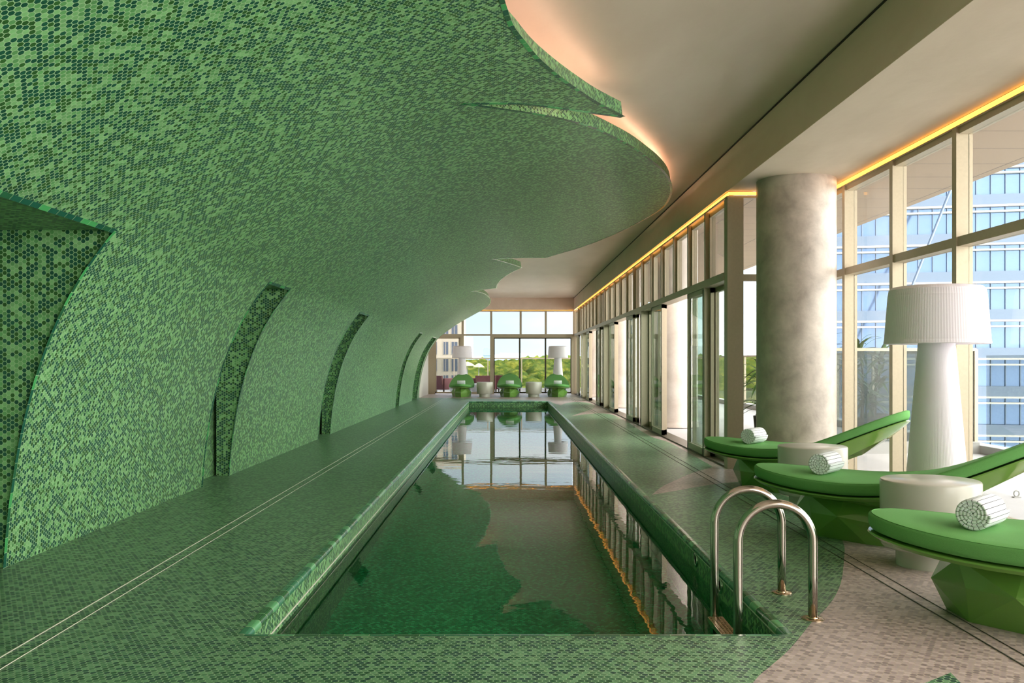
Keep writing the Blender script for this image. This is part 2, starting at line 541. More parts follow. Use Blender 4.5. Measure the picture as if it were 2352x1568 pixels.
def s_of_x(x):
    for i in range(len(fine) - 1):
        if fine[i].x <= x <= fine[i + 1].x:
            return arc[i] + (arc[i + 1] - arc[i]) * (x - fine[i].x) / (fine[i + 1].x - fine[i].x)
    return arc[-1]


def s_of_z(z):
    for i in range(len(fine) - 1):
        if fine[i].y <= z <= fine[i + 1].y:
            return arc[i] + (arc[i + 1] - arc[i]) * (z - fine[i].y) / (fine[i + 1].y - fine[i].y)
    return arc[-1]


TH = 0.13
YEND = 30.25
# canopy outline in plan (X, Y), split where the leaves meet in sharp points
LEAVES = [
    [(.45, YB), (.8, -1.5), (.95, .4)],
    [(.95, .4), (.5, 1.2), (0, 2.1), (-.45, 2.7)],
    [(-.45, 2.7), (-.22, 3.6), (-.09, 4.4), (-.04, 4.86), (.01, 5.26), (.09, 5.59), (.19, 5.96), (.34, 6.39), (.52, 6.84), (.73, 7.32), (.98, 7.80)],
    [(.98, 7.80), (.83, 7.655), (.68, 7.51), (.45, 7.27), (.24, 7.05), (-.02, 6.81), (-.33, 6.56)],
    [(-.33, 6.56), (-.15, 6.81), (.04, 7.07), (.25, 7.33), (.47, 7.62), (.73, 8.03), (1.02, 8.60), (1.25, 9.08), (1.46, 9.58), (1.68, 10.13), (1.88, 10.75), (2.03, 11.43),
     (2.11, 12.03), (2.15, 12.84), (2.04, 13.94), (1.81, 15.28), (1.37, 16.93), (.77, 18.14)],
    [(.77, 18.14), (.34, 17.57), (.04, 17.16), (-.28, 16.55)],
    [(-.28, 16.55), (-.12, 17.32), (.06, 18.19), (.30, 19.36)],
    [(.30, 19.36), (.12, 19.87), (-.1, 20.8), (-.24, 22.01), (-.28, 23.18)],
    [(-.28, 23.18), (-.45, 22.8), (-.66, 22.3), (-.86, 21.7)],
    [(-.86, 21.7), (-.72, 22.7), (-.60, 23.9), (-.53, 25.2), (-.50, 26.24), (-.52, 27.6), (-.58, 28.7), (-.72, 29.6), (-.92, 30.1), (-1.25, YEND)],
]
edge = []                # list of (s, y)
for lf in LEAVES:
    pts = catmull(lf, 4) if len(lf) > 3 else [Vector(p) for p in lf]
    for p in pts[:-1]: edge.append((s_of_x(p.x), p.y))
edge.append((s_of_x(-1.25), YEND))
STOP = s_of_z(1.965)
SLOTS = [(28.2, 29.75), (24.0, 24.75), (14.2, 15.16), (8.79, 9.66), (2.6, 5.35)]
outline = [(0.0, YB)] + edge + [(0.0, YEND)]
for a, b in SLOTS:
    outline += [(0.0, b), (STOP, b), (STOP, a), (0.0, a)]
N_EDGE0, N_EDGE1 = 1, len(edge)      # indices of the free edge in the outline

bm = bmesh.new()
tri = tessellate_polygon([[Vector((p[0], p[1], 0)) for p in outline]])
vs = [bm.verts.new((p[0], p[1], 0)) for p in outline]
for t3 in tri:
    try: bm.faces.new([vs[k] for k in t3])
    except ValueError: pass
ncut = int(arc[-1] / 0.09)
for k in range(1, ncut):
    s = arc[-1] * k / ncut
    bmesh.ops.bisect_plane(bm, geom=bm.verts[:] + bm.edges[:] + bm.faces[:], plane_co=(s, 0, 0), plane_no=(1, 0, 0), dist=1e-5)
skin = MB(); back = MB()
for f in bm.faces:
    pts = [(v.co.x, v.co.y) for v in f.verts]
    if f.normal.z < 0: pts = pts[::-1]
    P3 = []; P4 = []
    for s, y in pts:
        p, n = prof_at(s)
        P3.append(Vector((p.x, y, p.y))); q = p + n * TH
        P4.append(Vector((q.x, y, q.y)))
    uv = list(pts)
    skin.face(P3, uv, smooth=True)
    back.face(P4[::-1], uv[::-1], smooth=True)
bm.free()
wave = empty('wall_left'); tag(wave, kind='structure')
skin.build('mosaic_shell', M['hex_wall'], wave)
back.build('shell_back', M['beam'], wave)

# free edge: upstand face, and the trim tile strip along its lower arris
def densify(seq, step=.05):
    out = []
    for (a, b) in zip(seq, seq[1:]):
        L = math.hypot(b[0] - a[0], b[1] - a[1]); n = max(1, int(L / step))
        for k in range(n): out.append((a[0] + (b[0] - a[0]) * k / n, a[1] + (b[1] - a[1]) * k / n))
    out.append(seq[-1])
    return out


def P3d(s, y, off=0.0):
    p, n = prof_at(s); q = p + n * off
    return Vector((q.x, y, q.y))


def edge_strips(seq, upstand, side):
    """side: +1 when the shell lies to the left of travel in (s, y)"""
    seq = densify(seq)
    up = MB(); tr = MB(); L = 0
    W = .026
    for a, b in zip(seq, seq[1:]):
        ln = math.hypot(b[0] - a[0], b[1] - a[1])
        if ln < 1e-6: continue
        A0, B0 = P3d(*a), P3d(*b)
        if upstand:
            A1, B1 = P3d(*a, TH), P3d(*b, TH)
            up.face([A0, B0, B1, A1], [(0, L), (0, L + ln), (TH, L + ln), (TH, L)])
        nx, ny = -(b[1] - a[1]) / ln * side, (b[0] - a[0]) / ln * side
        ai = (a[0] + nx * W, a[1] + ny * W); bi = (b[0] + nx * W, b[1] + ny * W)
        ao = (a[0] - nx * .004, a[1] - ny * .004); bo = (b[0] - nx * .004, b[1] - ny * .004)
        q = [P3d(*ai, -.003), P3d(*bi, -.003), P3d(*bo, -.003), P3d(*ao, -.003)]
        tr.face(q, [(L, 0), (L + ln, 0), (L + ln, 1), (L, 1)])
        q2 = [P3d(*ao, -.003), P3d(*bo, -.003), P3d(*bo, .012), P3d(*ao, .012)]
        tr.face(q2, [(L, 0), (L + ln, 0), (L + ln, 1), (L, 1)])
        L += ln
    return up, tr


up, tr = edge_strips(edge + [(0.0, YEND)], True, -1)
up.build('edge_upstand', M['hex_wall'], wave)
tr.build('edge_trim', M['trim'], wave)
for i, (a, b) in enumerate(SLOTS):
    seq = [(0.0, b), (STOP, b), (STOP, a), (0.0, a)]
    _, tr = edge_strips(seq, False, -1)
    tr.build('edge_trim', M['trim'], wave)
    jm = MB()
    XBK = -3.06 if i < 4 else -3.9
    sj = [STOP * k / 14 for k in range(15)]
    for yy, flip in ((b, 0), (a, 1)):
        for s0, s1 in zip(sj, sj[1:]):
            p0, p1 = prof_at(s0)[0], prof_at(s1)[0]
            q = [(p0.x, yy, p0.y), (p1.x, yy, p1.y), (XBK, yy, p1.y), (XBK, yy, p0.y)]
            uv = [(p[2], p[0]) for p in q]
            if flip: q = q[::-1]; uv = uv[::-1]
            jm.face(q, uv)
    pt = prof_at(STOP)[0]
    jm.face([(pt.x, a, pt.y), (XBK, a, pt.y), (XBK, b, pt.y), (pt.x, b, pt.y)], [(pt.x, a), (XBK, a), (XBK, b), (pt.x, b)])
    jm.build('doorway_reveal', M['hex_wall'], wave)
# wall behind the openings
pw = MB()
for a, b in SLOTS[:4]:
    pw.face([(-3.10, a - .4, 0), (-3.10, b + .4, 0), (-3.10, b + .4, 2.0), (-3.10, a - .4, 2.0)], [(0, a - .4), (0, b + .4), (2, b + .4), (2, a - .4)])
pw.face([(-3.95, YB, 0), (-3.95, YEND, 0), (-3.95, YEND, ZC), (-3.95, YB, ZC)], [(0, YB), (0, YEND), (ZC, YEND), (ZC, YB)])
pw.build('passage_wall', M['hex_wall'], wave)
# warm cove lights lying on top of the canopy, set back from its edge
def cove(seq, inset, name, label):
    seq = densify(seq, .15)
    m_ = MB()
    pts = []
    for a, b in zip(seq, seq[1:]):
        ln = math.hypot(b[0] - a[0], b[1] - a[1])
        nx, ny = -(b[1] - a[1]) / ln, (b[0] - a[0]) / ln
        pts.append(P3d(a[0] + nx * inset, a[1] + ny * inset, TH + .012))
    for a, b in zip(pts, pts[1:]): m_.obox(a, b, .012, .012)
    o = m_.build(name, M['cove']); tag(o, label, 'light strip')
i1 = 2 + 12
cove([(s_of_x(p[0]), p[1]) for p in LEAVES[2][3:]], .16, 'cove_light', 'warm light strip hidden on top of the nearest tiled canopy leaf')
cove([(s_of_x(p[0]), p[1]) for p in LEAVES[4][13:]], .25, 'cove_light', 'warm light strip hidden on top of the widest tiled canopy leaf, its far side')
cove([(s_of_x(p[0]), p[1]) for p in LEAVES[7]], .25, 'cove_light', 'warm light strip hidden on top of the third tiled canopy leaf')
cove([(s_of_x(p[0]), p[1]) for p in LEAVES[9][1:10]], .25, 'cove_light', 'warm light strip hidden on top of the farthest tiled canopy leaf')
cove([(s_of_x(p[0]), p[1]) for p in LEAVES[4][2:14]], .10, 'cove_light', 'warm light strip hidden on top of the widest tiled canopy leaf')

# ------------------------------------------------------------------ floor
def poly_mesh(name, loops, mat, z=0.0, parent=None):
    L3 = [[Vector((p[0], p[1], 0)) for p in lp] for lp in loops]
    flat = [p for lp in loops for p in lp]
    mb = MB()
    for t3 in tessellate_polygon(L3):
        pts = [flat[k] for k in t3]
        a = (pts[1][0] - pts[0][0]) * (pts[2][1] - pts[0][1]) - (pts[2][0] - pts[0][0]) * (pts[1][1] - pts[0][1])
        if a < 0: pts = pts[::-1]
        mb.face([(p[0], p[1], z) for p in pts], [(p[0], p[1]) for p in pts])
    return mb.build(name, mat, parent)


def smooth2(p, n=4): return [tuple(q) for q in catmull(p, n)]

g1 = smooth2([(.35, 2.35), (.62, 2.85), (.917, 3.431), (1.035, 3.617), (1.187, 3.848), (1.409, 4.241), (1.535, 4.442), (1.663, 4.672), (1.795, 4.95), (1.90, 5.204), (2.075, 5.656),
              (2.209, 6.029), (2.36, 6.6), (2.46, 7.25), (2.50, 8.0), (2.42, 8.7), (2.306, 9.17)])
g2 = smooth2([(2.306, 9.17), (2.08, 9.03), (1.812, 8.79), (1.55, 8.52), (1.301, 8.27)])
g3 = smooth2([(1.301, 8.27), (1.48, 8.8), (1.75, 9.4), (2.04, 9.98), (2.345, 10.46)])
g4 = smooth2([(2.345, 10.46), (2.36, 10.91), (2.385, 12.14), (2.40, 13.69), (2.295, 14.72), (2.335, 16.55), (2.385, 18.09), (2.38, 20.6), (2.16, 21.3), (1.78, 20.9), (1.387, 20.1)])
g5 = smooth2([(1.387, 20.1), (1.7, 21.4), (2.18, 23.4), (2.41, 25.3), (2.33, 26.7), (2.05, 27.3), (1.66, 26.3), (1.47, 25.1)])
g6 = smooth2([(1.47, 25.1), (1.34, 26.5), (1.24, 27.8), (.6, 28.6), (-.2, 29.3), (-1.2, 30.0), (-2.925, 30.4)])
bound = g1[:-1] + g2[:-1] + g3[:-1] + g4[:-1] + g5[:-1] + g6
green_outer = [(-3.95, YB), (.2, YB), (-.1, -1.0), (.0, 1.0)] + bound + [(-3.95, 30.4)]
pool_loop = [(XP0, YP0), (XP1, YP0), (XP1, YP1), (XP0, YP1)]
patch = [(1.712, 3.546), (1.56, 3.431), (1.25, 3.1), (.95, 2.6), (1.2, 2.0), (1.6, 2.7), (1.66, 3.2)]
floor = empty('floor'); tag(floor, kind='structure')
poly_mesh('green_mosaic_floor', [green_outer, pool_loop], M['hex_deck'], 0, floor)
poly_mesh('green_mosaic_inlay', [patch], M['hex_deck'], 0, floor)
pink_outer = [(.2, YB), (XN + .2, YB), (XN + .2, YJ + .1), (XF + .2, YJ + .1), (XF + .2, YW + .1), (-3.95, YW + .1), (-3.95, 30.4)] + bound[::-1] + [(.0, 1.0), (-.1, -1.0)]
poly_mesh('grey_mosaic_floor', [pink_outer, patch[::-1]], M['hex_pink'], 0, floor)
slab = MB(); slab.box(-4.3, XN + .2, YB, YP0 - .02, -.4, -.004); slab.box(-4.3, XP0 - .02, YP0 - .02, YW, -.4, -.004); slab.box(XP1 + .02, XF + .2, YP0 - .02, YW, -.4, -.004)
slab.box(XF, XN + .2, YP0 - .02, YJ + .1, -.4, -.004); slab.box(XP0 - .02, XP1 + .02, YP1 + .02, YW, -.4, -.004)
slab.build('floor_slab', M['kerb'], floor)
# drain slots in the floor
for x0, x1, mt_, w_ in ((-2.055, -1.975, 'white_line', .006), (2.037, 2.112, 'drain', .006)):
    dl = MB()
    dl.box(x0 - w_ / 2, x0 + w_ / 2, YB + .1, 30.2, .0005, .003)
    dl.box(x1 - w_ / 4, x1 + w_ / 4, YB + .1, 30.2, .0005, .003)
    dl.build('drain_channel', M[mt_], floor)

# ------------------------------------------------------------------ swimming pool
pool = empty('swimming_pool', (0, YP0, 0))
tag(pool, 'long narrow green mosaic swimming pool full of still water', 'pool')
def pp(o): o.parent = pool; o.location = o.location - pool.location; return o
ZB = -1.25; ZWAT = -.16
b_ = MB()
def quad_uv(mb, q, uv): mb.face(q, uv)
b_.face([(XP0, YP0, ZB), (XP1, YP0, ZB), (XP1, YP1, ZB), (XP0, YP1, ZB)], [(XP0, YP0), (XP1, YP0), (XP1, YP1), (XP0, YP1)])
pp(b_.build('pool_floor', M['hex_pool']))
w_ = MB()
zt = -.018
w_.face([(XP0, YP0, ZB), (XP0, YP1, ZB), (XP0, YP1, zt), (XP0, YP0, zt)], [(ZB, YP0), (ZB, YP1), (zt, YP1), (zt, YP0)])
w_.face([(XP1, YP1, ZB), (XP1, YP0, ZB), (XP1, YP0, zt), (XP1, YP1, zt)], [(ZB, YP1), (ZB, YP0), (zt, YP0), (zt, YP1)])
w_.face([(XP0, YP1, ZB), (XP1, YP1, ZB), (XP1, YP1, zt), (XP0, YP1, zt)], [(ZB, XP0), (ZB, XP1), (zt, XP1), (zt, XP0)])
w_.face([(XP1, YP0, ZB), (XP0, YP0, ZB), (XP0, YP0, zt), (XP1, YP0, zt)], [(ZB, XP1), (ZB, XP0), (zt, XP0), (zt, XP1)])
pp(w_.build('pool_wall', M['hex_wall']))
c_ = MB()
R_ = .022
def bull(p, q, nrm):
    """quarter-round coping from p to q; nrm points into the pool"""
    p = Vector(p); q = Vector(q); n = Vector(nrm); L = (q - p).length
    pr = [(-.03, .0012)] + [(-R_ * .35 + R_ * 1.0 * math.sin(a), .0012 - R_ + R_ * math.cos(a)) for a in [k * PI / 2 / 5 for k in range(6)]] + [(R_ * .65, -.03)]
    for (a0, z0), (a1, z1) in zip(pr, pr[1:]):
        c_.face([p + n * a0 + Vector((0, 0, z0)), q + n * a0 + Vector((0, 0, z0)), q + n * a1 + Vector((0, 0, z1)), p + n * a1 + Vector((0, 0, z1))],
                [(0, a0), (L, a0), (L, a1), (0, a1)], smooth=True)
bull((XP0, YP0, 0), (XP0, YP1, 0), (1, 0, 0)); bull((XP1, YP0, 0), (XP1, YP1, 0), (-1, 0, 0))
bull((XP0, YP1, 0), (XP1, YP1, 0), (0, -1, 0)); bull((XP0, YP0, 0), (XP1, YP0, 0), (0, 1, 0))
pp(c_.build('coping', M['coping']))
s_ = MB()
s_.box(XP0, XP0 + .004, YP0, YP1, -.135, -.127); s_.box(XP1 - .012, XP1, YP0, YP1, -.04, -.033)
pp(s_.build('edge_strip', M['white_line']))
wt = MB(); wt.face([(XP0, YP0, ZWAT), (XP1, YP0, ZWAT), (XP1, YP1, ZWAT), (XP0, YP1, ZWAT)])
pp(wt.build('water', M['water']))
for yy in (5.27, 5.95):
    d_ = MB()
    prof = [(0, .004), (.026, .004), (.028, .010), (.045, .010), (.047, 0)]
    d_.lathe(prof, n=32)
    o = d_.build('overflow_fitting', M['steel'])
    o.rotation_euler = (0, -PI / 2, 0); o.location = (XP1 - .001, yy, -.085)
    pp(o)

# ------------------------------------------------------------------ pool ladder
lad = empty('pool_ladder', (1.25, 4.52, 0))
tag(lad, 'polished steel pool ladder with two arched handrails at the near pool corner', 'ladder')
def lp(o): o.parent = lad; o.location = o.location - lad.location; return o
for yy in (4.284, 4.768):
    path = [(1.076, yy, -1.05), (1.076, yy, -.3), (1.076, yy, .2), (1.076, yy, .362)]
    for k in range(1, 24):
        a = PI - PI * k / 24
        path.append((1.2505 + .1745 * math.cos(a), yy, .362 + .1745 * math.sin(a)))
    path += [(1.425, yy, .362), (1.425, yy, .2), (1.425, yy, .0)]
    r_ = lp(MB().tube(path, .0215, 20).build('handrail', M['steel']))
    fl = MB().lathe([(.021, .014), (.030, .012), (.031, .009), (.048, .007), (.052, .004), (.052, 0)], (1.425, yy, 0), n=36).build('flange', M['rust'], sharp=20)
    fl.parent = r_
for zz in (-.118, -.40, -.68):
    t_ = MB()
    t_.box(1.035, 1.115, 4.306, 4.746, zz - .025, zz)
    for k in range(26):
        y0 = 4.315 + k * .0165
        for j in range(4): t_.box(1.042 + j * .018, 1.053 + j * .018, y0, y0 + .009, zz, zz + .004)
    lp(t_.build('tread', M['rust']))

# ------------------------------------------------------------------ ceiling, beam and soffit
ceil = empty('ceiling'); tag(ceil, kind='structure')
c_ = MB(); c_.box(-4.3, XF, YB, YW + .2, ZC, ZC + .25)
c_.build('ceiling_plaster', M['ceiling'], ceil)
c_ = MB(); c_.box(XF, XF + .12, YB, YJ - .05, ZS, ZC + .25); c_.box(XF, XF + .02, YJ - .05, YW, ZS, ZC + .25); c_.box(XF + .02, XF + .3, YJ - .05, YW, ZS + .10, ZC + .25); c_.box(-4.3, XF, YW - .02, YW + .3, ZS, ZC + .0)
c_.build('beam_face', M['beam'], ceil)
c_ = MB(); c_.box(XF + .001, XN + .006, YB, YJ - .036, ZS - .001, ZC - .05); c_.box(XN + .006, XN + .14, YB, YJ + .1, ZS + .10, ZC - .05); c_.box(XF + .125, XN + .006, YJ - .036, YJ + .1, ZS + .10, ZC - .05)
c_.build('soffit_panel', M['soffit'], ceil)
c_ = MB(); c_.box(XF - .012, XF, YB, YW, ZC - .012, ZC - .001)
c_.build('shadow_gap', M['black'], ceil)

# side and end shells of the room
o = MB().box(-4.3, -4.15, YB, YW + .2, -.4, ZC + .2).build('wall_outer_left', M['white_wall']); tag(o, kind='structure')
o = MB().box(-4.15, -2.98, 30.3, 30.42, 0, ZC).box(-3.02, -2.90, 30.42, YW, 0, ZC).build('wall_far_left', M['white_wall']); tag(o, kind='structure')
# wall behind the camera
o = MB().box(-4.3, XN + .3, YB - .15, YB, 2.9, ZC + .2).box(-4.3, XN + .3, YB - .15, YB, 0, 2.9).build('wall_back', M['white_wall']); tag(o, kind='structure')

# ------------------------------------------------------------------ glazing
FR = M['frame']
def glazing_x(name, X, ys, zt_, ztr, kind_name='window', gx=.10, pane_rows=None, mull=.055, dep=.12, panes=True):
    """a glazed run along Y at plane X (room face). ys = mullion centres"""
    root = empty(name, (X, ys[0], 0)); tag(root, kind='structure')
    def P(o): o.parent = root; o.location = o.location - root.location; return o
    for y in ys:
        P(MB().box(X, X + dep, y - mull / 2, y + mull / 2, 0, zt_).build('mullion', FR))
    return root, P


def run_near():
    ys = [9.646 - 1.195 * k for k in range(12)]
    root = empty('window_1', (XN, ys[-1], 0)); tag(root, kind='structure')
    def P(o): o.parent = root; o.location = o.location - root.location; return o
    y0, y1 = ys[-1] - .6, YJ + .05
    for y in ys:
        P(MB().box(XN, XN + .03, y - .035, y + .035, 0, 3.05).box(XN + .03, XN + .135, y - .025, y + .025, 0, 3.05).build('mullion', FR))
    for a, b in zip([y0] + ys[::-1], ys[::-1] + [y1]):
        a += .025; b -= .025
        P(MB().box(XN + .01, XN + .135, a, b, 2.105, 2.18).build('transom', FR))
        P(MB().box(XN + .02, XN + .135, a, b, 2.99, 3.05).box(XN + .02, XN + .135, a, b, 0, .07).build('rail', FR))
        if b > 4.5:       # panes nearer than this, unseen, are left out to let light in
            P(MB().box(XN + .10, XN + .108, a, b, .07, 2.105).build('glass_pane', M['glass']))
            P(MB().box(XN + .10, XN + .108, a, b, 2.18, 2.99).build('glass_pane', M['glass']))
run_near()

def run_jog():
    root = empty('window_2', (3.0, YJ, 0)); tag(root, kind='structure')
    def P(o): o.parent = root; o.location = o.location - root.location; return o
    P(MB().box(XF + .015, XF + .195, YJ, YJ + .16, 0, 3.03).build('corner_post', FR))
    P(MB().box(XN, XN + .135, YJ - .02, YJ + .1, 0, 3.09).build('corner_post', FR))
    P(MB().box(XF + .195, XN, YJ + .02, YJ + .1, 2.105, 2.18).build('transom', FR))
    P(MB().box(XF + .01, XN, YJ - .0, YJ + .1, 3.03, 3.052).box(XF + .195, XN, YJ + .02, YJ + .1, 0, .07).build('rail', FR))
    P(MB().box(XF + .195, XN, YJ + .05, YJ + .058, .07, 2.105).build('glass_pane', M['glass']))
    P(MB().box(XF + .195, XN, YJ + .05, YJ + .058, 2.18, 3.03).build('glass_pane', M['glass']))
run_jog()

# long run of clerestory windows with sliding doors beneath
BAY = 1.09
YS = [11.46 + BAY * k for k in range(21)]
def run_far():
    root = empty('window_3', (XF, YJ, 0)); tag(root, kind='structure')
    def P(o): o.parent = root; o.location = o.location - root.location; return o
    for y in YS[:-1]:
        P(MB().box(XF + .015, XF + .13, y - .033, y + .033, 2.2, 3.05).build('mullion', FR))
    allY = [YJ + .16] + YS[:-1] + [YW - .06]
    for a, b in zip(allY, allY[1:]):
        a += .033; b -= .033
        P(MB().box(XF + .06, XF + .13, a, a + .05, 2.22, 3.03).box(XF + .06, XF + .13, b - .05, b, 2.22, 3.03).box(XF + .06, XF + .13, a, b, 2.98, 3.05).build('sash', FR))
        P(MB().box(XF + .09, XF + .098, a + .05, b - .05, 2.2, 2.98).build('glass_pane', M['glass']))
    P(MB().box(XF + .005, XF + .19, YJ + .16, YW, 2.12, 2.21).build('transom', FR))
    P(MB().box(XF + .02, XF + .24, YJ + .16, YW, 0, .018).build('door_track', M['frame_dark']))
run_far()
o = MB().box(XF + .006, XF + .02, YJ + .0, YW, 3.04, 3.052).build('trim_3', FR); tag(o, kind='structure')
o = MB().box(XN + .004, XN + .018, YB, YJ, 3.04, 3.052).build('trim_4', FR); tag(o, kind='structure')

def door_leaf(P, X, y0, y1, handle=False):
    f = MB()
    f.box(X, X + .045, y0, y0 + .055, .018, 2.12).box(X, X + .045, y1 - .055, y1, .018, 2.12)
    f.box(X, X + .045, y0, y1, .018, .10).box(X, X + .045, y0, y1, 2.06, 2.12)
    o = P(f.build('door_leaf', FR))
    g = MB().box(X + .018, X + .026, y0 + .055, y1 - .055, .10, 2.06).build('glass_pane', M['glass_door'])
    g.parent = o
    gs = MB().box(X - .004, X, y0 + .001, y0 + .010, .02, 2.11).build('seal', M['black']); gs.parent = o

posts = [YJ + .16, YS[5], YS[11], YS[17], YW - .06]
for di, (a, b) in enumerate(zip(posts, posts[1:])):
    root = empty('door_%d' % (di + 1), (XF, a, 0)); tag(root, kind='structure')
    def P(o, root=root): o.parent = root; o.location = o.location - root.location; return o
    if di < 3:
        P(MB().box(XF + .015, XF + .21, b - .04, b + .04, 0, 2.12).build('door_post', FR))
        n = 6; w = (b - a) / n
        TR = [XF + .03, XF + .09, XF + .15]
        door_leaf(P, TR[2], a + .02, a + w)                     # fixed leaf
        door_leaf(P, TR[1], a + w - .05, a + 2 * w)             # fixed leaf
        door_leaf(P, TR[0], a + w - .02 + .12, a + 2 * w + .06) # leaf slid back from the opening
        if di == 0: P(MB().box(XF + .02, XF + .2, a + w - .02, a + w + .05, 0, 2.12).build('door_post', FR))
        door_leaf(P, TR[0], b - 2 * w - .02, b - w - .02)
        door_leaf(P, TR[1], b - 2 * w + .12, b - w + .1)
        door_leaf(P, TR[2], b - w, b - .04)
    else:
        n = 4; w = (b - a) / n
        for k in range(n): door_leaf(P, XF + .03 + .06 * (k % 2), a + .04 + k * w - .02, a + (k + 1) * w)

# far glazed wall
def run_end():
    root = empty('window_4', (0, YW, 0)); tag(root, kind='structure')
    def P(o): o.parent = root; o.location = o.location - root.location; return o
    xs = [-1.64, -.59, .495, 1.42]
    for x in xs:
        P(MB().box(x - .04, x + .04, YW, YW + .13, (0 if x < 0 else 2.2), ZS).build('mullion', FR))
    P(MB().box(XF - .03, XF + .2, YW, YW + .13, 0, ZS).build('corner_post', FR))
    P(MB().box(-2.95, -2.72, YW, YW + .13, 0, ZS).build('corner_post', FR))
    ex = [-2.72] + xs + [XF - .03]
    for i, (a, b) in enumerate(zip(ex, ex[1:])):
        P(MB().box(a, b, YW + .005, YW + .13, 2.15, 2.21).build('transom', FR))
        P(MB().box(a + .03, b - .03, YW + .06, YW + .068, 2.21, 3.05).build('glass_pane', M['glass']))
        P(MB().box(a, b, YW + .03, YW + .13, 3.04, 3.1).build('rail', FR))
    P(MB().box(-1.6, -.63, YW + .06, YW + .068, .08, 2.15).build('glass_pane', M['glass']))
    P(MB().box(-1.6, -.63, YW + .02, YW + .13, 0, .08).build('rail', FR))
run_end()
for di, (a, b, n) in enumerate(((-2.72, -1.68, 1), (-.55, XF - .03, 3))):
    root = empty('door_%d' % (di + 5), (a, YW, 0)); tag(root, kind='structure')
    def P(o, root=root): o.parent = root; o.location = o.location - root.location; return o
    P(MB().box(a, b, YW + .0, YW + .13, 2.08, 2.15).box(a, a + .06, YW, YW + .13, 0, 2.08).box(b - .06, b, YW, YW + .13, 0, 2.08).build('door_frame', FR))
    a += .06; b -= .06; w = (b - a) / n
    for k in range(n):
        x0, x1 = a + k * w, a + (k + 1) * w
        yy = YW + .03 + .04 * (k % 2)
        fm = 'frame' if n == 1 else 'frame_dark'
        st = .05 if n == 1 else .03
        f = MB().box(x0, x0 + st, yy, yy + .035, .02, 2.08).box(x1 - st, x1, yy, yy + .035, .02, 2.08).box(x0, x1, yy, yy + .035, .02, .09).box(x0, x1, yy, yy + .035, 2.04, 2.08)
        f = P(f.build('door_leaf', M[fm]))
        g = MB().box(x0 + st, x1 - st, yy + .014, yy + .022, .09, 2.04).build('glass_pane', M['glass']); g.parent = f
    if n == 3:
        P(MB().box(a + .01, a + .03, YW - .03, YW, .95, 1.2).build('door_handle', M['black']))

# warm led line above the glazing
def led(name, segs, label):
    mb = MB()
    for s in segs: mb.box(*s)
    o = mb.build(name, M['led']); tag(o, label, 'light strip')
led('led_strip', [(XN + .012, XN + .022, YB, YJ - .03, 3.062, 3.096)], 'glowing amber light line above the tall near windows on the right')
led('led_strip', [(XF + .03, XN + .012, YJ - .014, YJ - .006, 3.062, 3.092)], 'short amber light line crossing above the pane beside the concrete column')
led('led_strip', [(XF + .024, XF + .032, YJ, YW - .02, 3.060, 3.094)], 'long amber light line above the row of clerestory windows')
led('led_strip', [(-2.7, XF - .05, YW - .010, YW - .004, 3.086, 3.092)], 'thin amber light line above the far end windows')

# ------------------------------------------------------------------ columns
def column(x, y, r, z1, mat, label, skirt=True):
    root = empty('round_column', (x, y, 0)); tag(root, label, 'column')
    MB().lathe([(r, 0), (r, z1)], n=96).build('shaft', mat, root)
    if skirt: MB().lathe([(r + .012, 0), (r + .012, .10), (r, .10)], n=96).build('skirting', mat, root)
column(3.04, 9.67, .404, ZS + .0, M['concrete'], 'big round grey concrete column standing indoors beside the loungers', False)
column(3.10, 17.0, .42, 3.66, M['pale_stone'], 'pale round column outside, seen through the nearest open sliding door')
column(3.10, 24.3, .42, 3.66, M['pale_stone'], 'pale round column outside, seen through the second open sliding door')
column(3.10, 31.6, .42, 3.66, M['pale_stone'], 'pale round column outside, farthest along the row of sliding doors')

# ------------------------------------------------------------------ terrace outside
ter = empty('floor_terrace'); tag(ter, kind='structure')
t_ = MB(); t_.box(XN + .2, 6.4, YB, YJ + .1, -.3, -.01); t_.box(XF + .2, 6.4, YJ + .1, 38.2, -.3, -.01); t_.box(-6.5, XF + .2, YW + .13, 38.2, -.3, -.01)
t_.build('paving', M['terrace'], ter)


def joints(name, base, line, sx, sy, w=.006, rough=.6):
    m, t, b = new_mat(name)
    N = t.nodes; Lk = t.links
    tc = N.new('ShaderNodeTexCoord')
    br = N.new('ShaderNodeTexBrick'); br.inputs['Scale'].default_value = 1.0
    br.offset = 0.0
    br.inputs['Brick Width'].default_value = sx; br.inputs['Row Height'].default_value = sy
    br.inputs['Mortar Size'].default_value = w
    br.inputs['Color1'].default_value = base; br.inputs['Color2'].default_value = tuple(c * .97 for c in base[:3]) + (1,)
    br.inputs['Mortar'].default_value = line
    Lk.new(tc.outputs['Object'], br.inputs[0]); Lk.new(br.outputs[0], b.inputs['Base Color'])
    b.inputs['Roughness'].default_value = rough
    return m


M['overhang'] = joints('panelled_overhang', lin(142, 122, 104), lin(72, 64, 58), 1.25, .82, .008)
o = MB().box(XN + .14, 6.4, YB, YJ, 3.67, 4.0).box(XF + .14, 6.4, YJ, 38.2, 3.67, 4.0).box(-6.5, XF + .14, YW + .3, 35.4, 3.67, 4.0).build('ceiling_terrace', M['overhang'])
tag(o, kind='structure')
o = MB().box(XF + .14, XF + .3, YJ, YW, 3.1, 3.7).box(XN + .14, XN + .3, YB, YJ, 3.1, 3.7).build('wall_fascia', M['frame']); tag(o, kind='structure')
o = MB().box(6.2, 6.42, YB, 38.2, -.01, .1).box(-6.5, 6.2, 37.98, 38.2, -.01, .1).build('trim_1', M['kerb']); tag(o, kind='structure')

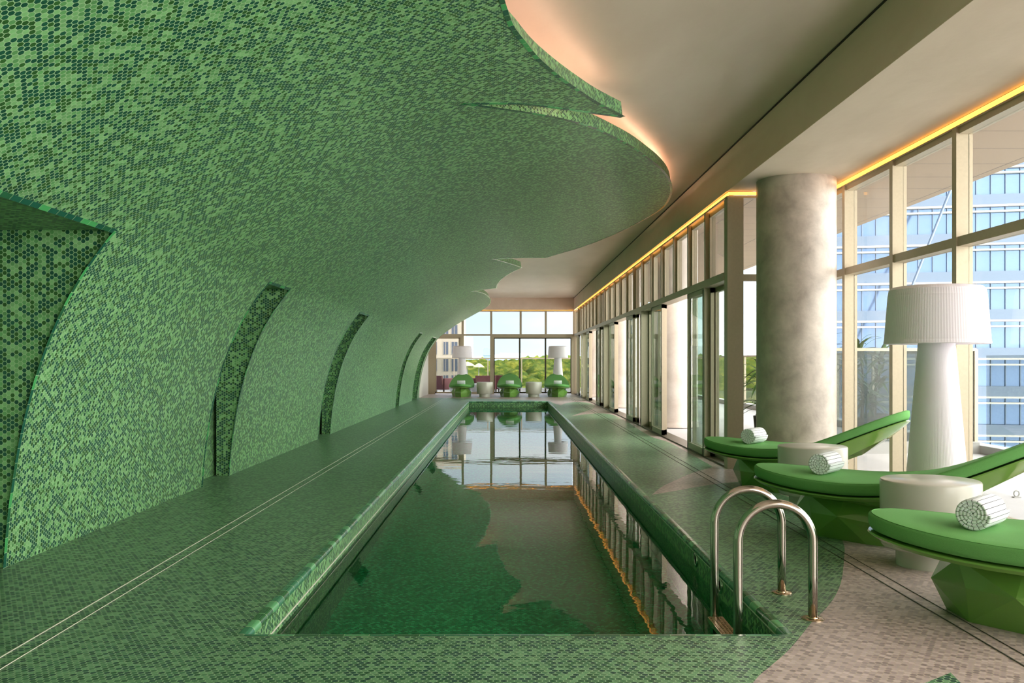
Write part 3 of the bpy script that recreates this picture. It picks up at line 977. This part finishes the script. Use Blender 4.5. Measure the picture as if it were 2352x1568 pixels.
def railing(name, pts, label, posts_every, zt_=1.34, rail=True, gm='glass'):
    root = empty(name, pts[0]); tag(root, label, 'railing')
    def P(o): o.parent = root; o.location = o.location - root.location; return o
    a, b = Vector(pts[0]), Vector(pts[1]); L = (b - a).length; n = max(1, round(L / posts_every)); d = (b - a) / n
    if rail: P(MB().obox(a + Vector((0, 0, zt_)), b + Vector((0, 0, zt_)), .05, .04).build('top_rail', FR))
    for k in range(n + 1):
        p = a + d * k
        if rail: P(MB().obox(p + Vector((0, 0, .1)), p + Vector((0, 0, zt_)), .045, .045).build('post', FR))
    for k in range(n):
        p = a + d * k + d.normalized() * .03; q = a + d * (k + 1) - d.normalized() * .03
        P(MB().obox(p + Vector((0, 0, .1 + (zt_ - .12) / 2 + .02)), q + Vector((0, 0, .1 + (zt_ - .12) / 2 + .02)), .010, zt_ - .16).build('glass_panel', M[gm]))
railing('glass_railing', [(6.3, 12.4, 0), (6.3, 38.0, 0)], 'long glass railing with metal posts along the right side of the terrace', 1.7)
railing('glass_railing', [(-6.4, 38.08, 0), (6.2, 38.08, 0)], 'glass railing with metal posts across the far end terrace', 1.45, 1.33)
railing('glass_railing', [(6.3, YB, 0), (6.3, 12.1, 0)], 'frameless clear glass railing beside the near terrace', 1.7, 1.3, rail=False)
railing('glass_screen', [(4.05, 12.2, 0), (6.22, 12.2, 0)], 'dusty glass screen with pale top rail on the terrace behind the white lamp', 1.1, 1.36, gm='screen_glass')
o = MB().box(4.0, 6.2, 12.05, 12.35, -.01, .14).build('trim_2', M['kerb']); tag(o, kind='structure')

# ------------------------------------------------------------------ sun loungers
def zc(t):
    """height of the cushion top along the axis"""
    T = [(-.45, .456), (-.36, .448), (-.15, .424), (.1, .405), (.4, .398), (.65, .415), (.85, .455), (1.1, .555), (1.35, .670), (1.6, .785)]
    for (a, za), (b, zb) in zip(T, T[1:]):
        if t <= b: return za + (zb - za) * max(0, (t - a)) / (b - a)
    return T[-1][1]
_T = [-.45 + 2.05 * k / 40 for k in range(41)]
_Z = [zc(t) for t in _T]
for _ in range(4): _Z = [_Z[0]] + [(_Z[i - 1] + 2 * _Z[i] + _Z[i + 1]) / 4 for i in range(1, 40)] + [_Z[-1]]
def zcs(t):
    f = (t + .45) / 2.05 * 40; f = min(max(f, 0), 39.999); i = int(f)
    return _Z[i] + (_Z[i + 1] - _Z[i]) * (f - i)
def hw(t):
    u = (t - .62) / .98
    return .432 * max(0, 1 - abs(u) ** 2.15) ** .52


def outline_pts(n, scale=1.0):
    """closed outline of the lens-shaped lounger, (t, v)"""
    out = []
    for k in range(n):
        a = 2 * PI * k / n
        t = .62 - .98 * math.cos(a) * scale
        u = (t - .62) / (.98 * scale)
        v = .432 * scale * max(0, 1 - abs(u) ** 2.15) ** .52
        out.append((t, v if math.sin(a) >= 0 else -v))
    return out


def make_lounger():
    root = empty('sun_lounger')
    # cushion (x = t along the axis, y = v)
    n = 72
    def ring(sc, dz, inset=0.0):
        return [Vector((t, v, zcs(t) + dz)) for t, v in outline_pts(n, sc)]
    rings = [ring(.965, -.076), ring(.990, -.073), ring(1.0, -.052), ring(1.0, -.014), ring(.995, -.004), ring(.975, .001), ring(.80, .004), ring(.55, .006), ring(.28, .006)]
    cu = MB()
    for i, (A, B) in enumerate(zip(rings, rings[1:])):
        for k in range(n):
            j = (k + 1) % n
            cu.face([A[k], B[k], B[j], A[j]], smooth=True)
    ct = Vector((.62, 0, zcs(.62) + .006)); cb = Vector((.62, 0, zcs(.62) - .076))
    low_in = [ring(.7, -.076), ring(.35, -.076)]
    for A, B in ((low_in[1], low_in[0]), (low_in[0], rings[0])):
        for k in range(n):
            j = (k + 1) % n
            cu.face([A[k], B[k], B[j], A[j]], smooth=True)
    for k in range(n):
        j = (k + 1) % n
        cu.face([rings[-1][k], ct, rings[-1][j]], smooth=True); cu.face([low_in[1][k], low_in[1][j], cb], smooth=True)
    co = cu.build('cushion', M['cushion'], root)
    # seam piping
    pp_ = MB().tube([p + Vector((0, 0, .001)) for p in ring(.984, -.001)] + [ring(.984, -.001)[0]], .0022, 6, cap=False)
    pp_.build('piping', M['cushion'], co)
    # shell: thin rim, faceted underside
    sh = MB()
    n2 = 48
    def ring2(sc, dz): return [Vector((t, v, zcs(t) + dz)) for t, v in outline_pts(n2, sc)]
    top_in = ring2(.93, -.083); top = ring2(1.0, -.088); mid = ring2(1.006, -.096); low = ring2(.975, -.113)
    for A, B in ((top, top_in), (mid, top), (low, mid)):
        for k in range(n2):
            j = (k + 1) % n2
            sh.face([A[k], A[j], B[j], B[k]], smooth=True)
    t1 = ring2(.6, -.083); t2 = ring2(.3, -.083); cc = Vector((.62, 0, zcs(.62) - .083))
    for A, B in ((top_in, t1), (t1, t2)):
        for k in range(n2):
            j = (k + 1) % n2
            sh.face([A[k], A[j], B[j], B[k]], smooth=True)
    for k in range(n2): sh.face([t2[k], t2[(k + 1) % n2], cc], smooth=True)
    # facets between the rim and the keel / waist
    keel = []
    K = [(-.05, .0), (.03, .17), (.30, .27), (.62, .31), (.90, .29), (1.12, .22), (1.42, .06), (1.42, -.06), (1.12, -.22), (.90, -.29), (.62, -.31), (.30, -.27), (.03, -.17)]
    KZ = {-.05: .30, .03: .28, .30: .26, .62: .25, .90: .262, 1.12: .35, 1.42: .53}
    kp = [Vector((t, v, KZ[t])) for t, v in K]
    m2 = len(kp)
    idx = []
    for p in kp:
        a = (math.atan2(p.y / .432, -(p.x - .62) / .98)) % (2 * PI)
        idx.append(round(a / (2 * PI) * n2) % n2)
    for q in range(m2):
        a, b = idx[q], idx[(q + 1) % m2]
        if b <= a: b += n2
        midk = (a + b) // 2
        for k in range(a, b):
            tgt = kp[q] if k < midk else kp[(q + 1) % m2]
            sh.face([low[(k + 1) % n2], low[k % n2], tgt])
        sh.face([low[midk % n2], kp[q], kp[(q + 1) % m2]])
    sh.face(kp[::-1])
    sh.build('shell', M['lounger'], root, sharp=14)
    # faceted base
    bs = MB()
    T0 = [(.0, 0), (.08, .18), (.36, .27), (.72, .27), (.98, .15), (1.08, 0)]
    T1 = [(-.07, 0), (.12, .215), (.34, .345), (.72, .345), (1.02, .20), (1.00, 0)]
    T2 = [(.0, 0), (.13, .19), (.52, .31), (.78, .30), (1.05, .16), (1.17, 0)]
    def full(T, zs):
        h = [Vector((t, v, z)) for (t, v), z in zip(T, zs)]
        return h + [Vector((p.x, -p.y, p.z)) for p in h[-2:0:-1]]
    A = full(T0, [.30, .285, .275, .265, .275, .29]); B = full(T1, [.14, .16, .17, .13, .17, .20]); Cc = full(T2, [0] * 6)
    nb = len(A)
    for k in range(nb):
        j = (k + 1) % nb
        if (k < nb / 2) == (k % 2 == 0):
            bs.face([B[k], B[j], A[k]]); bs.face([B[j], A[j], A[k]])
        else:
            bs.face([B[k], A[j], A[k]]); bs.face([B[k], B[j], A[j]])
        if (k < nb / 2) == (k % 2 == 1):
            bs.face([Cc[k], Cc[j], B[k]]); bs.face([Cc[j], B[j], B[k]])
        else:
            bs.face([Cc[k], B[j], B[k]]); bs.face([Cc[k], Cc[j], B[j]])
    bs.face(Cc); bs.face(A[::-1])
    bs.build('base', M['lounger'], root, sharp=5)
    return root


# rolled striped towel
def towel_mat():
    m, t, b = new_mat('striped_towel')
    N = t.nodes; Lk = t.links
    uv = N.new('ShaderNodeUVMap'); uv.uv_map = 'UVMap'
    s = N.new('ShaderNodeSeparateXYZ'); Lk.new(uv.outputs[0], s.inputs[0])
    d = N.new('ShaderNodeMath'); d.operation = 'DIVIDE'; Lk.new(s.outputs[0], d.inputs[0]); d.inputs[1].default_value = .0262
    f = N.new('ShaderNodeMath'); f.operation = 'FRACT'; Lk.new(d.outputs[0], f.inputs[0])
    l = N.new('ShaderNodeMath'); l.operation = 'LESS_THAN'; Lk.new(f.outputs[0], l.inputs[0]); l.inputs[1].default_value = .10
    mc = N.new('ShaderNodeMix'); mc.data_type = 'RGBA'
    Lk.new(l.outputs[0], mc.inputs['Factor']); mc.inputs['A'].default_value = lin(232, 236, 240); mc.inputs['B'].default_value = lin(38, 36, 44)
    Lk.new(mc.outputs['Result'], b.inputs['Base Color'])
    b.inputs['Roughness'].default_value = .95; b.inputs['Specular IOR Level'].default_value = .1
    return m
M['towel'] = towel_mat()


def make_towel():
    """spiral of thick cloth; axis along local y, resting at z=0"""
    mb = MB()
    turns = 5.0; R = .078; th = R / turns * .98; n = int(turns * 28)
    def c(a_out, k):
        th_ = 2 * PI * turns * k / n
        r = R * k / n + .003
        return (r - a_out) if r - a_out > .001 else .001, th_
    L = 0; st = []
    pa = None
    for k in range(4, n + 1):
        th_ = 2 * PI * turns * k / n; r = R * k / n + .003
        if st: L += (r * 2 * PI * turns / n)
        st.append((r, max(r - th, .0012), th_, L))
    W = .132
    def pt(r, a, y): return Vector((math.cos(a) * r * 1.04, y, R + .003 + math.sin(a) * r))
    for (r0, i0, a0, L0), (r1, i1, a1, L1) in zip(st, st[1:]):
        mb.face([pt(r0, a0, -W + .004), pt(r1, a1, -W + .004), pt(r1, a1, W - .004), pt(r0, a0, W - .004)][::-1], [(L0, 0), (L1, 0), (L1, 1), (L0, 1)][::-1], smooth=True)
        m0, m1 = (r0 + i0) / 2, (r1 + i1) / 2
        for sg in (-1, 1):
            y_ = sg * (W - .004); ym = sg * (W + .003)
            q = [pt(r0, a0, y_), pt(r1, a1, y_), pt(m1, a1, ym), pt(m0, a0, ym)]
            q2 = [pt(m0, a0, ym), pt(m1, a1, ym), pt(i1, a1, y_), pt(i0, a0, y_)]
            u = [(L0, 0), (L1, 0), (L1, 0), (L0, 0)]
            if sg < 0: mb.face(q, u, smooth=True); mb.face(q2, u, smooth=True)
            else: mb.face(q[::-1], u[::-1], smooth=True); mb.face(q2[::-1], u[::-1], smooth=True)
    r, i, a, L_ = st[-1]
    mb.face([pt(r, a, -W), pt(r, a, W), pt(i, a, W), pt(i, a, -W)], [(L_, 0)] * 4)
    return mb.build('rolled_towel', M['towel'])


LOUNGERS = [
    (2.135, 4.465, -36, 'green faceted sun lounger at the right edge, nearest the camera, beside the pool ladder', 'near'),
    (2.13, 6.585, -37, 'green faceted sun lounger in the middle of the near row, between the two round tables', 'near'),
    (2.27, 8.98, -42, 'green faceted sun lounger in front of the concrete column', 'near'),
    (-1.56, 30.95, 90, 'green sun lounger at the far pool end, leftmost of three under the left lamp', 'far'),
    (.086, 30.95, 90, 'green sun lounger at the far pool end, the middle one between two tables', 'far'),
    (1.71, 30.95, 90, 'green sun lounger at the far pool end, rightmost of three by the sliding doors', 'far'),
]
lg = make_lounger(); tw = make_towel()
for i, (x, y, a, lab, w) in enumerate(LOUNGERS):
    o = lg if i == 0 else copy_tree(lg)
    o.location = (x, y, 0); o.rotation_euler = (0, 0, math.radians(a))
    tag(o, lab, 'lounger', 'sun loungers around the pool')
    k = tw if i == 0 else copy_tree(tw)
    tt = .155 if w == 'near' else .14
    ax = Vector((math.cos(math.radians(a)), math.sin(math.radians(a)), 0))
    k.location = Vector((x, y, 0)) + ax * tt + Vector((0, 0, zcs(tt) + .004))
    k.rotation_euler = (0, 0, math.radians(a) + (-.16, -.05, .02, 0, .03, -.02)[i])
    lb = ['rolled white towel with black stripes on the lounger nearest the camera', 'rolled white towel with black stripes on the middle near lounger',
          'rolled white towel with black stripes on the lounger before the concrete column', 'small rolled white towel on the leftmost far lounger',
          'small rolled white towel on the middle far lounger', 'small rolled white towel on the rightmost far lounger'][i]
    tag(k, lb, 'towel', 'rolled towels on the loungers')

# ------------------------------------------------------------------ round side tables
def make_table():
    root = empty('side_table')
    d_ = MB().lathe([(.185, .105), (.262, .108), (.270, .118), (.276, .30), (.277, .492), (.274, .500), (.268, .504), (0, .504)], n=96).build('drum', M['table'], root, sharp=50)
    MB().lathe([(0, .0), (.188, 0), (.188, .108)], n=72).build('foot', M['table'], root, sharp=50)
    return root
TABLES = [(2.495, 5.42, 'round warm grey side table nearest the camera, between two green loungers'),
          (2.525, 7.60, 'round warm grey side table in front of the concrete column'),
          (-.76, 31.2, 'round grey side table at the far pool end, left of the middle lounger'),
          (.90, 31.2, 'round grey side table at the far pool end, right of the middle lounger')]
tb = make_table()
for i, (x, y, lab) in enumerate(TABLES):
    o = tb if i == 0 else copy_tree(tb)
    o.location = (x, y, 0); tag(o, lab, 'table', 'round side tables')

# ------------------------------------------------------------------ floor lamps
def make_lamp():
    root = empty('floor_lamp')
    n = 240
    MB().lathe([(.235, 0), (.236, .01), (.125, 1.34), (.115, 1.42)], n=n, ribs=1, amp=.00028, smooth=False).build('lamp_body', M['lamp'], root)
    MB().lathe([(.10, 1.34), (.355, 1.328), (.363, 1.333), (.358, 1.36), (.334, 1.68), (.326, 1.725), (.305, 1.745), (.26, 1.752), (0, 1.754)], n=n, ribs=1, amp=.0003, smooth=False).build('lamp_shade', M['lamp'], root)
    return root
LAMPS = [(3.155, 6.75, 'large white ribbed floor lamp behind the near loungers'),
         (-1.60, 32.6, 'white floor lamp at the far pool end, behind the leftmost lounger'),
         (1.80, 32.6, 'white floor lamp at the far pool end, behind the rightmost lounger')]
lm = make_lamp()
for i, (x, y, lab) in enumerate(LAMPS):
    o = lm if i == 0 else copy_tree(lm)
    o.location = (x, y, 0); tag(o, lab, 'lamp', 'white floor lamps')

# ------------------------------------------------------------------ things on the terrace
M['wicker'] = plain('red_brown_wicker', lin(126, 80, 82), .8, noise=(60, .35), bump=(90, .8, .004))
M['cushion_w'] = plain('white_outdoor_cushion', lin(226, 224, 222), .8)
M['wood'] = plain('terrace_wood', lin(196, 150, 118), .6)
def make_armchair():
    root = empty('wicker_armchair')
    b = MB(); b.box(-.38, .38, -.38, .30, .12, .36); bevel(b.build('seat_frame', M['wicker'], root), .03)
    b = MB()
    b.face([(-.38, .26, .12), (.38, .26, .12), (.42, .42, .66), (-.42, .42, .66)][::-1]); b.face([(-.38, .34, .12), (.38, .34, .12), (.42, .50, .66), (-.42, .50, .66)])
    b.face([(-.42, .42, .66), (.42, .42, .66), (.42, .50, .66), (-.42, .50, .66)]); b.face([(-.38, .26, .12), (-.42, .42, .66), (-.42, .50, .66), (-.38, .34, .12)]); b.face([(.38, .26, .12), (.38, .34, .12), (.42, .50, .66), (.42, .42, .66)])
    b.build('backrest', M['wicker'], root)
    for s in (-1, 1):
        b = MB(); b.box(s * .42 - .04, s * .42 + .04, -.38, .34, .12, .56); bevel(b.build('arm', M['wicker'], root), .02)
        for y in (-.33, .28): MB().box(s * .38 - .025, s * .38 + .025, y - .025, y + .025, -.01, .13).build('leg', M['frame_dark'], root)
    b = MB(); b.box(-.36, .36, -.36, .26, .36, .47); bevel(b.build('seat_cushion', M['cushion_w'], root), .04)
    return root
ac = make_armchair()
for i, (x, y, a, lab) in enumerate([(-2.62, 35.6, 150, 'red woven armchair outside the far left glass door'), (-.98, 35.9, 200, 'red woven armchair outside, behind the left side table'), (-.02, 36.4, 170, 'red woven armchair outside, behind the middle far lounger')]):
    o = ac if i == 0 else copy_tree(ac)
    o.location = (x, y, 0); o.rotation_euler = (0, 0, math.radians(a)); tag(o, lab, 'armchair', 'woven armchairs on the far terrace')
for i, (x, y, lab) in enumerate([(-1.95, 35.0, 'low round white stool outside, left of the far left lounger'), (-1.15, 35.0, 'low round white stool outside, right of the far left lounger')]):
    o = MB().lathe([(0, .0), (.16, 0), (.24, .1), (.26, .2), (.22, .32), (.12, .37), (0, .37)], n=36).build('round_stool', M['cushion_w']); o.location = (x, y, 0); tag(o, lab, 'stool')

# small ring fitting standing on the terrace paving
rg = empty('ring_fitting', (4.53, 8.17, -.01)); tag(rg, 'small grey ring fitting on the pale terrace paving beyond the nearest towel', 'fitting')
MB().box(-.032, .032, -.02, .02, 0, .010).build('base_plate', M['kerb'], rg)
MB().tube([(.024 * math.cos(a), 0, .036 + .026 * math.sin(a)) for a in [-PI / 2 + 2 * PI * k / 24 for k in range(25)]], .006, 8, cap=False).build('ring', M['kerb'], rg)

# spiky plants behind the glass screen
M['leaf'] = plain('spiky_leaf', lin(74, 112, 56), .5, noise=(8, .3))
M['pot'] = plain('dark_planter', lin(80, 78, 74), .6)
def spiky(x, y, h, n, seed, lab):
    rnd = random.Random(seed)
    root = empty('spiky_plant', (x, y, 0)); tag(root, lab, 'plant')
    MB().lathe([(0, 0), (.17, 0), (.21, .42), (.19, .42), (.18, .36), (0, .36)], n=32).build('planter', M['pot'], root)
    stem = MB()
    lf = MB()
    for k in range(3):
        bx, by = rnd.uniform(-.08, .08), rnd.uniform(-.06, .06); hh = h * (1 - .22 * k)
        top = Vector((bx + rnd.uniform(-.15, .15), by, hh * .72))
        stem.tube([(bx, by, .36), (bx + .02, by, hh * .5), top], [.018, .014, .01], 8)
        for j in range(n):
            a = rnd.uniform(0, 2 * PI); el = rnd.uniform(-.2, 1.2); L = rnd.uniform(.3, .55); w = .034
            base = top - Vector((0, 0, rnd.uniform(0, .25)))
            d = Vector((math.cos(a) * math.cos(el), math.sin(a) * math.cos(el), math.sin(el))); sd = d.cross(Vector((0, 0, 1))).normalized()
            prev = None
            for q in range(6):
                f = q / 5; p = base + d * L * f - Vector((0, 0, .22 * f * f * L * 2)); ww = w * (1 - f) * (1.2 if q else .6) + .001
                cur = (p - sd * ww, p + Vector((0, 0, -.004)), p + sd * ww)
                if prev:
                    lf.face([prev[0], prev[1], cur[1], cur[0]], smooth=True); lf.face([prev[1], prev[2], cur[2], cur[1]], smooth=True)
                prev = cur
    stem.build('stem', M['pot'], root); lf.build('foliage', M['leaf'], root)
spiky(4.98, 12.8, 2.05, 34, 3, 'spiky leaved potted plant behind the glass screen, nearest the concrete column')
spiky(5.5, 13.75, 1.85, 30, 5, 'spiky leaved potted plant behind the glass screen and the white lamp')
spiky(3.75, 13.2, 1.7, 22, 9, 'shorter spiky potted plant half hidden behind the concrete column')
o = MB().box(4.6, 5.0, 14.4, 14.8, -.01, 1.25).build('concrete_plinth', M['kerb']); tag(o, 'grey square plinth standing behind the dusty glass screen', 'plinth')

# ------------------------------------------------------------------ the world beyond
M['slab'] = plain('white_slab_edge', lin(206, 200, 190), .5)
M['mullion_t'] = plain('tower_mullion', lin(120, 132, 150), .4, metal=.3)
mm, tt_, bb = new_mat('blue_curtain_glass')
bb.inputs['Base Color'].default_value = lin(112, 134, 166); bb.inputs['Roughness'].default_value = .07; bb.inputs['Metallic'].default_value = .55
nn = tt_.nodes.new('ShaderNodeTexNoise'); nn.inputs['Scale'].default_value = .35; nn.inputs['Detail'].default_value = 2
tcn = tt_.nodes.new('ShaderNodeTexCoord'); tt_.links.new(tcn.outputs['Object'], nn.inputs[0])
b2 = tt_.nodes.new('ShaderNodeBump'); b2.inputs['Distance'].default_value = .02; b2.inputs['Strength'].default_value = .5
tt_.links.new(nn.outputs[0], b2.inputs['Height']); tt_.links.new(b2.outputs[0], bb.inputs['Normal'])
M['tower_glass'] = mm
M['band'] = plain('frosted_balustrade_band', lin(112, 126, 146), .2)
tower = empty('glass_tower', (27, 91, -30)); tower.rotation_euler = (0, 0, -math.radians(12))
tag(tower, 'tall blue glass office tower with white floor bands outside the right windows', 'building')
W_T = 75
MB().box(0, W_T, 0, 30, 0, 75).build('curtain_glass', M['tower_glass'], tower)
ml = MB()
k = 0
while k * 1.28 < W_T:
    ml.box(k * 1.28 - .035, k * 1.28 + .035, -.14, 0, 0, 75); k += 1
ml.build('mullions', M['mullion_t'], tower)
FH = 3.62
for k in range(20):
    z = 2.15 + FH * k + .33
    if z > 72: break
    s = MB().box(-.3, W_T, -.45, 0, z - .09, z + .09).box(-.3, W_T, -.45, 0, z - .62, z - .46).build('floor_band', M['slab'], tower)
    MB().box(-.2, W_T, -.4, -.36, z + .09, z + 1.05).build('balustrade', M['band'], s)
mast = MB().tube([(42.5, 80, 25), (38.4, 80, 15.6), (35.2, 80, 7.6), (31.5, 80, -1), (27, 80, -12)], [.14, .13, .12, .12, .12], 10).build('leaning_mast', M['mullion_t'])
tag(mast, 'slim grey leaning mast in front of the blue glass tower', 'mast')

# hotel at the left
M['cream'] = plain('cream_render', lin(176, 162, 146), .7)
M['win_dark'] = plain('dark_window', lin(62, 70, 88), .15)
hotel = empty('hotel_building', (-8.3, 170, -28)); tag(hotel, 'cream hotel block with columns of dark windows outside the far left door', 'building')
MB().box(-22, 0, 0, 14, 0, 46).build('wall', M['cream'], hotel)
for (xa, xb) in ((-5.3, -4.7), (-3.6, -2.6), (-2.1, -.9), (-8.1, -7.0), (-10.4, -9.3)):
    for j in range(9):
        z0 = 28 - 3.7 + (j - 2) * 3.1
        w = MB().box(xa, xb, -.05, .02, z0, z0 + 2.35).build('window', M['win_dark'], hotel)
        MB().box(xa, xa + .1, -.1, -.04, z0, z0 + 2.35).box((xa + xb) / 2 - .04, (xa + xb) / 2 + .04, -.1, -.04, z0, z0 + 2.35).build('window_frame', M['cream'], w)

# distant towers on the skyline
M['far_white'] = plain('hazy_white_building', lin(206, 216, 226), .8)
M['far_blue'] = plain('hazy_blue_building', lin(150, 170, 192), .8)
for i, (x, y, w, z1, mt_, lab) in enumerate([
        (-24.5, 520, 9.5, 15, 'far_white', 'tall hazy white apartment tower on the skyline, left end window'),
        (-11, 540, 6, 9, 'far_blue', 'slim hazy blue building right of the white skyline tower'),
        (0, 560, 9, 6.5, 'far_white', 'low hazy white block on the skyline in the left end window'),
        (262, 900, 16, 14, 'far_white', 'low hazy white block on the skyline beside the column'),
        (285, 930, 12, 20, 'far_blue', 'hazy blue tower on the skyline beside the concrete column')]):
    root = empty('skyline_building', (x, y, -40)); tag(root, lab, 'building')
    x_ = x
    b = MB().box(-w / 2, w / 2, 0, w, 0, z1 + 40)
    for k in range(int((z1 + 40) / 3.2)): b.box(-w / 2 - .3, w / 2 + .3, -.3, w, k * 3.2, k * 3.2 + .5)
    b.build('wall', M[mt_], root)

# ground, tree canopy and distant hills
M['ground'] = plain('ground_green', lin(96, 116, 70), .9, noise=(.05, .3))
o = MB().box(-900, 1500, 45, 2600, -31, -30).build('ground', M['ground']); tag(o, kind='structure')
hm, ht, hb = new_mat('tree_canopy')
N = ht.nodes; Lk = ht.links
tc = N.new('ShaderNodeTexCoord'); n = N.new('ShaderNodeTexNoise'); n.inputs['Scale'].default_value = .22; n.inputs['Detail'].default_value = 12; n.inputs['Roughness'].default_value = .82
Lk.new(tc.outputs['Object'], n.inputs[0])
rp = N.new('ShaderNodeValToRGB'); el = rp.color_ramp.elements
el[0].position = .35; el[0].color = lin(52, 86, 36); el[1].position = .66; el[1].color = lin(206, 196, 92)
x = el.new(.48); x.color = lin(108, 134, 50); x = el.new(.57); x.color = lin(176, 176, 72)
Lk.new(n.outputs[0], rp.inputs[0]); Lk.new(rp.outputs[0], hb.inputs['Base Color'])
hb.inputs['Roughness'].default_value = .8; hb.inputs['Specular IOR Level'].default_value = .1
n3 = N.new('ShaderNodeTexNoise'); n3.inputs['Scale'].default_value = 1.1; n3.inputs['Detail'].default_value = 8; n3.inputs['Roughness'].default_value = .75
Lk.new(tc.outputs['Object'], n3.inputs[0])
bp = N.new('ShaderNodeBump'); bp.inputs['Distance'].default_value = 2.2; bp.inputs['Strength'].default_value = 1.0
Lk.new(n3.outputs[0], bp.inputs['Height']); Lk.new(bp.outputs[0], hb.inputs['Normal'])
M['canopy'] = hm
rnd = random.Random(11)
can = bmesh.new()
ico = bmesh.new(); bmesh.ops.create_icosphere(ico, subdivisions=2, radius=1.0)
iv = [v.co.copy() for v in ico.verts]; ifc = [[v.index for v in f.verts] for f in ico.faces]; ico.free()
verts = []; faces = []
def blob(x, y, z, r, h):
    b0 = len(verts); ph = rnd.uniform(0, 6)
    for c in iv:
        k = 1 + .16 * math.sin(5 * c.x + ph) * math.cos(4 * c.y + ph * 2) + .1 * math.sin(9 * c.z + ph)
        verts.append((x + c.x * r * k, y + c.y * r * k, z + c.z * h * k))
    for f in ifc: faces.append([b0 + i for i in f])
for i in range(4600):
    y = 75 + 620 * rnd.random() ** 1.6
    sp = .62 * y + 30
    x = rnd.uniform(-.28 * y - 20, sp)
    # rising ground: the far rows of trees just pass the horizon
    top = -17 + (18.2 + .0056 * y) * min(1, (y - 75) / 430) ** .7
    r = rnd.uniform(2.0, 3.8) * (1 + y / 450)
    if x > 20 and 60 < y < 135: continue
    if x < 2 and y < 82: continue
    if x < -5 and 155 < y < 200: continue
    if abs(x + 3.4) < 7 and 78 < y < 104: continue
    if abs(x - 2.1) < 11 and y < 86: continue
    if abs(x - 10.5) < 11 and 85 < y < 112: continue
    if y > 480 and (abs(x + 24.5) < 16 or abs(x + 11) < 14 or abs(x) < 14): continue
    blob(x, y, top - r * .75 + rnd.uniform(-1.0, .35), r, r * .75)
me = bpy.data.meshes.new('tree_canopy'); me.from_pydata(verts, [], faces)
for p in me.polygons: p.use_smooth = True
me.materials.append(hm)
o = bpy.data.objects.new('tree_canopy', me); COL.objects.link(o)
tag(o, 'dense sunlit green forest canopy beyond the terraces up to the horizon', 'trees', kind='stuff')
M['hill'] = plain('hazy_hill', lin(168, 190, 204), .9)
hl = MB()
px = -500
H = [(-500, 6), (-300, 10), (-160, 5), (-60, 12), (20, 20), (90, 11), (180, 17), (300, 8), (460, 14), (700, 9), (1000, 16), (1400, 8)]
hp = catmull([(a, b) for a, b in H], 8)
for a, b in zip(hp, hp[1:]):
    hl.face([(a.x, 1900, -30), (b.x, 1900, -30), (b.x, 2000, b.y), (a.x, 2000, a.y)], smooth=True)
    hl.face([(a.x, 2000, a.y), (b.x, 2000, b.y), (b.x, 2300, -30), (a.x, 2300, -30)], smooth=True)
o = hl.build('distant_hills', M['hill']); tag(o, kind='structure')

# houses and parasols below the far terrace
M['umb'] = plain('cream_canvas', lin(240, 228, 168), .8)
M['roof'] = plain('pale_roof', lin(214, 204, 192), .7); M['roof2'] = plain('beige_roof', lin(222, 200, 170), .7)
for i, (x, y, z, r, lab) in enumerate([(-3.9, 90, 1.0, .8, 'cream garden parasol below the far terrace, larger and nearer'), (-2.85, 92, .85, .6, 'cream garden parasol below the far terrace, smaller and farther')]):
    root = empty('garden_parasol', (x, y, z - 3)); tag(root, lab, 'parasol')
    MB().lathe([(r, 2.78), (r * .5, 3.05), (0, 3.2)], n=8, smooth=False).build('canopy', M['umb'], root)
    MB().tube([(0, 0, -28), (0, 0, 3.1)], .04, 8).build('pole', M['kerb'], root)
for i, (x, y, w, d, z0, z1, mt_, lab) in enumerate([
        (-.2, 60, 5.6, 6, -12, -1.45, 'roof', 'white house with small windows below the far terrace, behind the left table'),
        (3.6, 70, 6.4, 6, -12, -2.1, 'roof2', 'beige roofed house below the far terrace, behind the middle lounger'),
        (10.5, 95, 9, 6, -14, -4.6, 'roof2', 'small beige house among the trees at the far end, right')]):
    root = empty('garden_house', (x, y, z0)); tag(root, lab, 'house')
    h = z1 - z0
    MB().box(-w / 2, w / 2, 0, d, 0, h - .5).build('wall', M['cream'], root)
    rf = MB(); a = w / 2 + .4
    rf.face([(-a, -.4, h - .5), (a, -.4, h - .5), (a * .5, d / 2, h + .5), (-a * .5, d / 2, h + .5)]); rf.face([(a, -.4, h - .5), (a, d + .4, h - .5), (a * .5, d / 2, h + .5)])
    rf.face([(a, d + .4, h - .5), (-a, d + .4, h - .5), (-a * .5, d / 2, h + .5), (a * .5, d / 2, h + .5)]); rf.face([(-a, d + .4, h - .5), (-a, -.4, h - .5), (-a * .5, d / 2, h + .5)])
    rf.build('roof', M[mt_], root)
    for k in range(4):
        MB().box(-w / 2 + .7 + k * w / 4, -w / 2 + 1.3 + k * w / 4, -.03, .02, h - 1.5, h - .9).build('window', M['win_dark'], root)
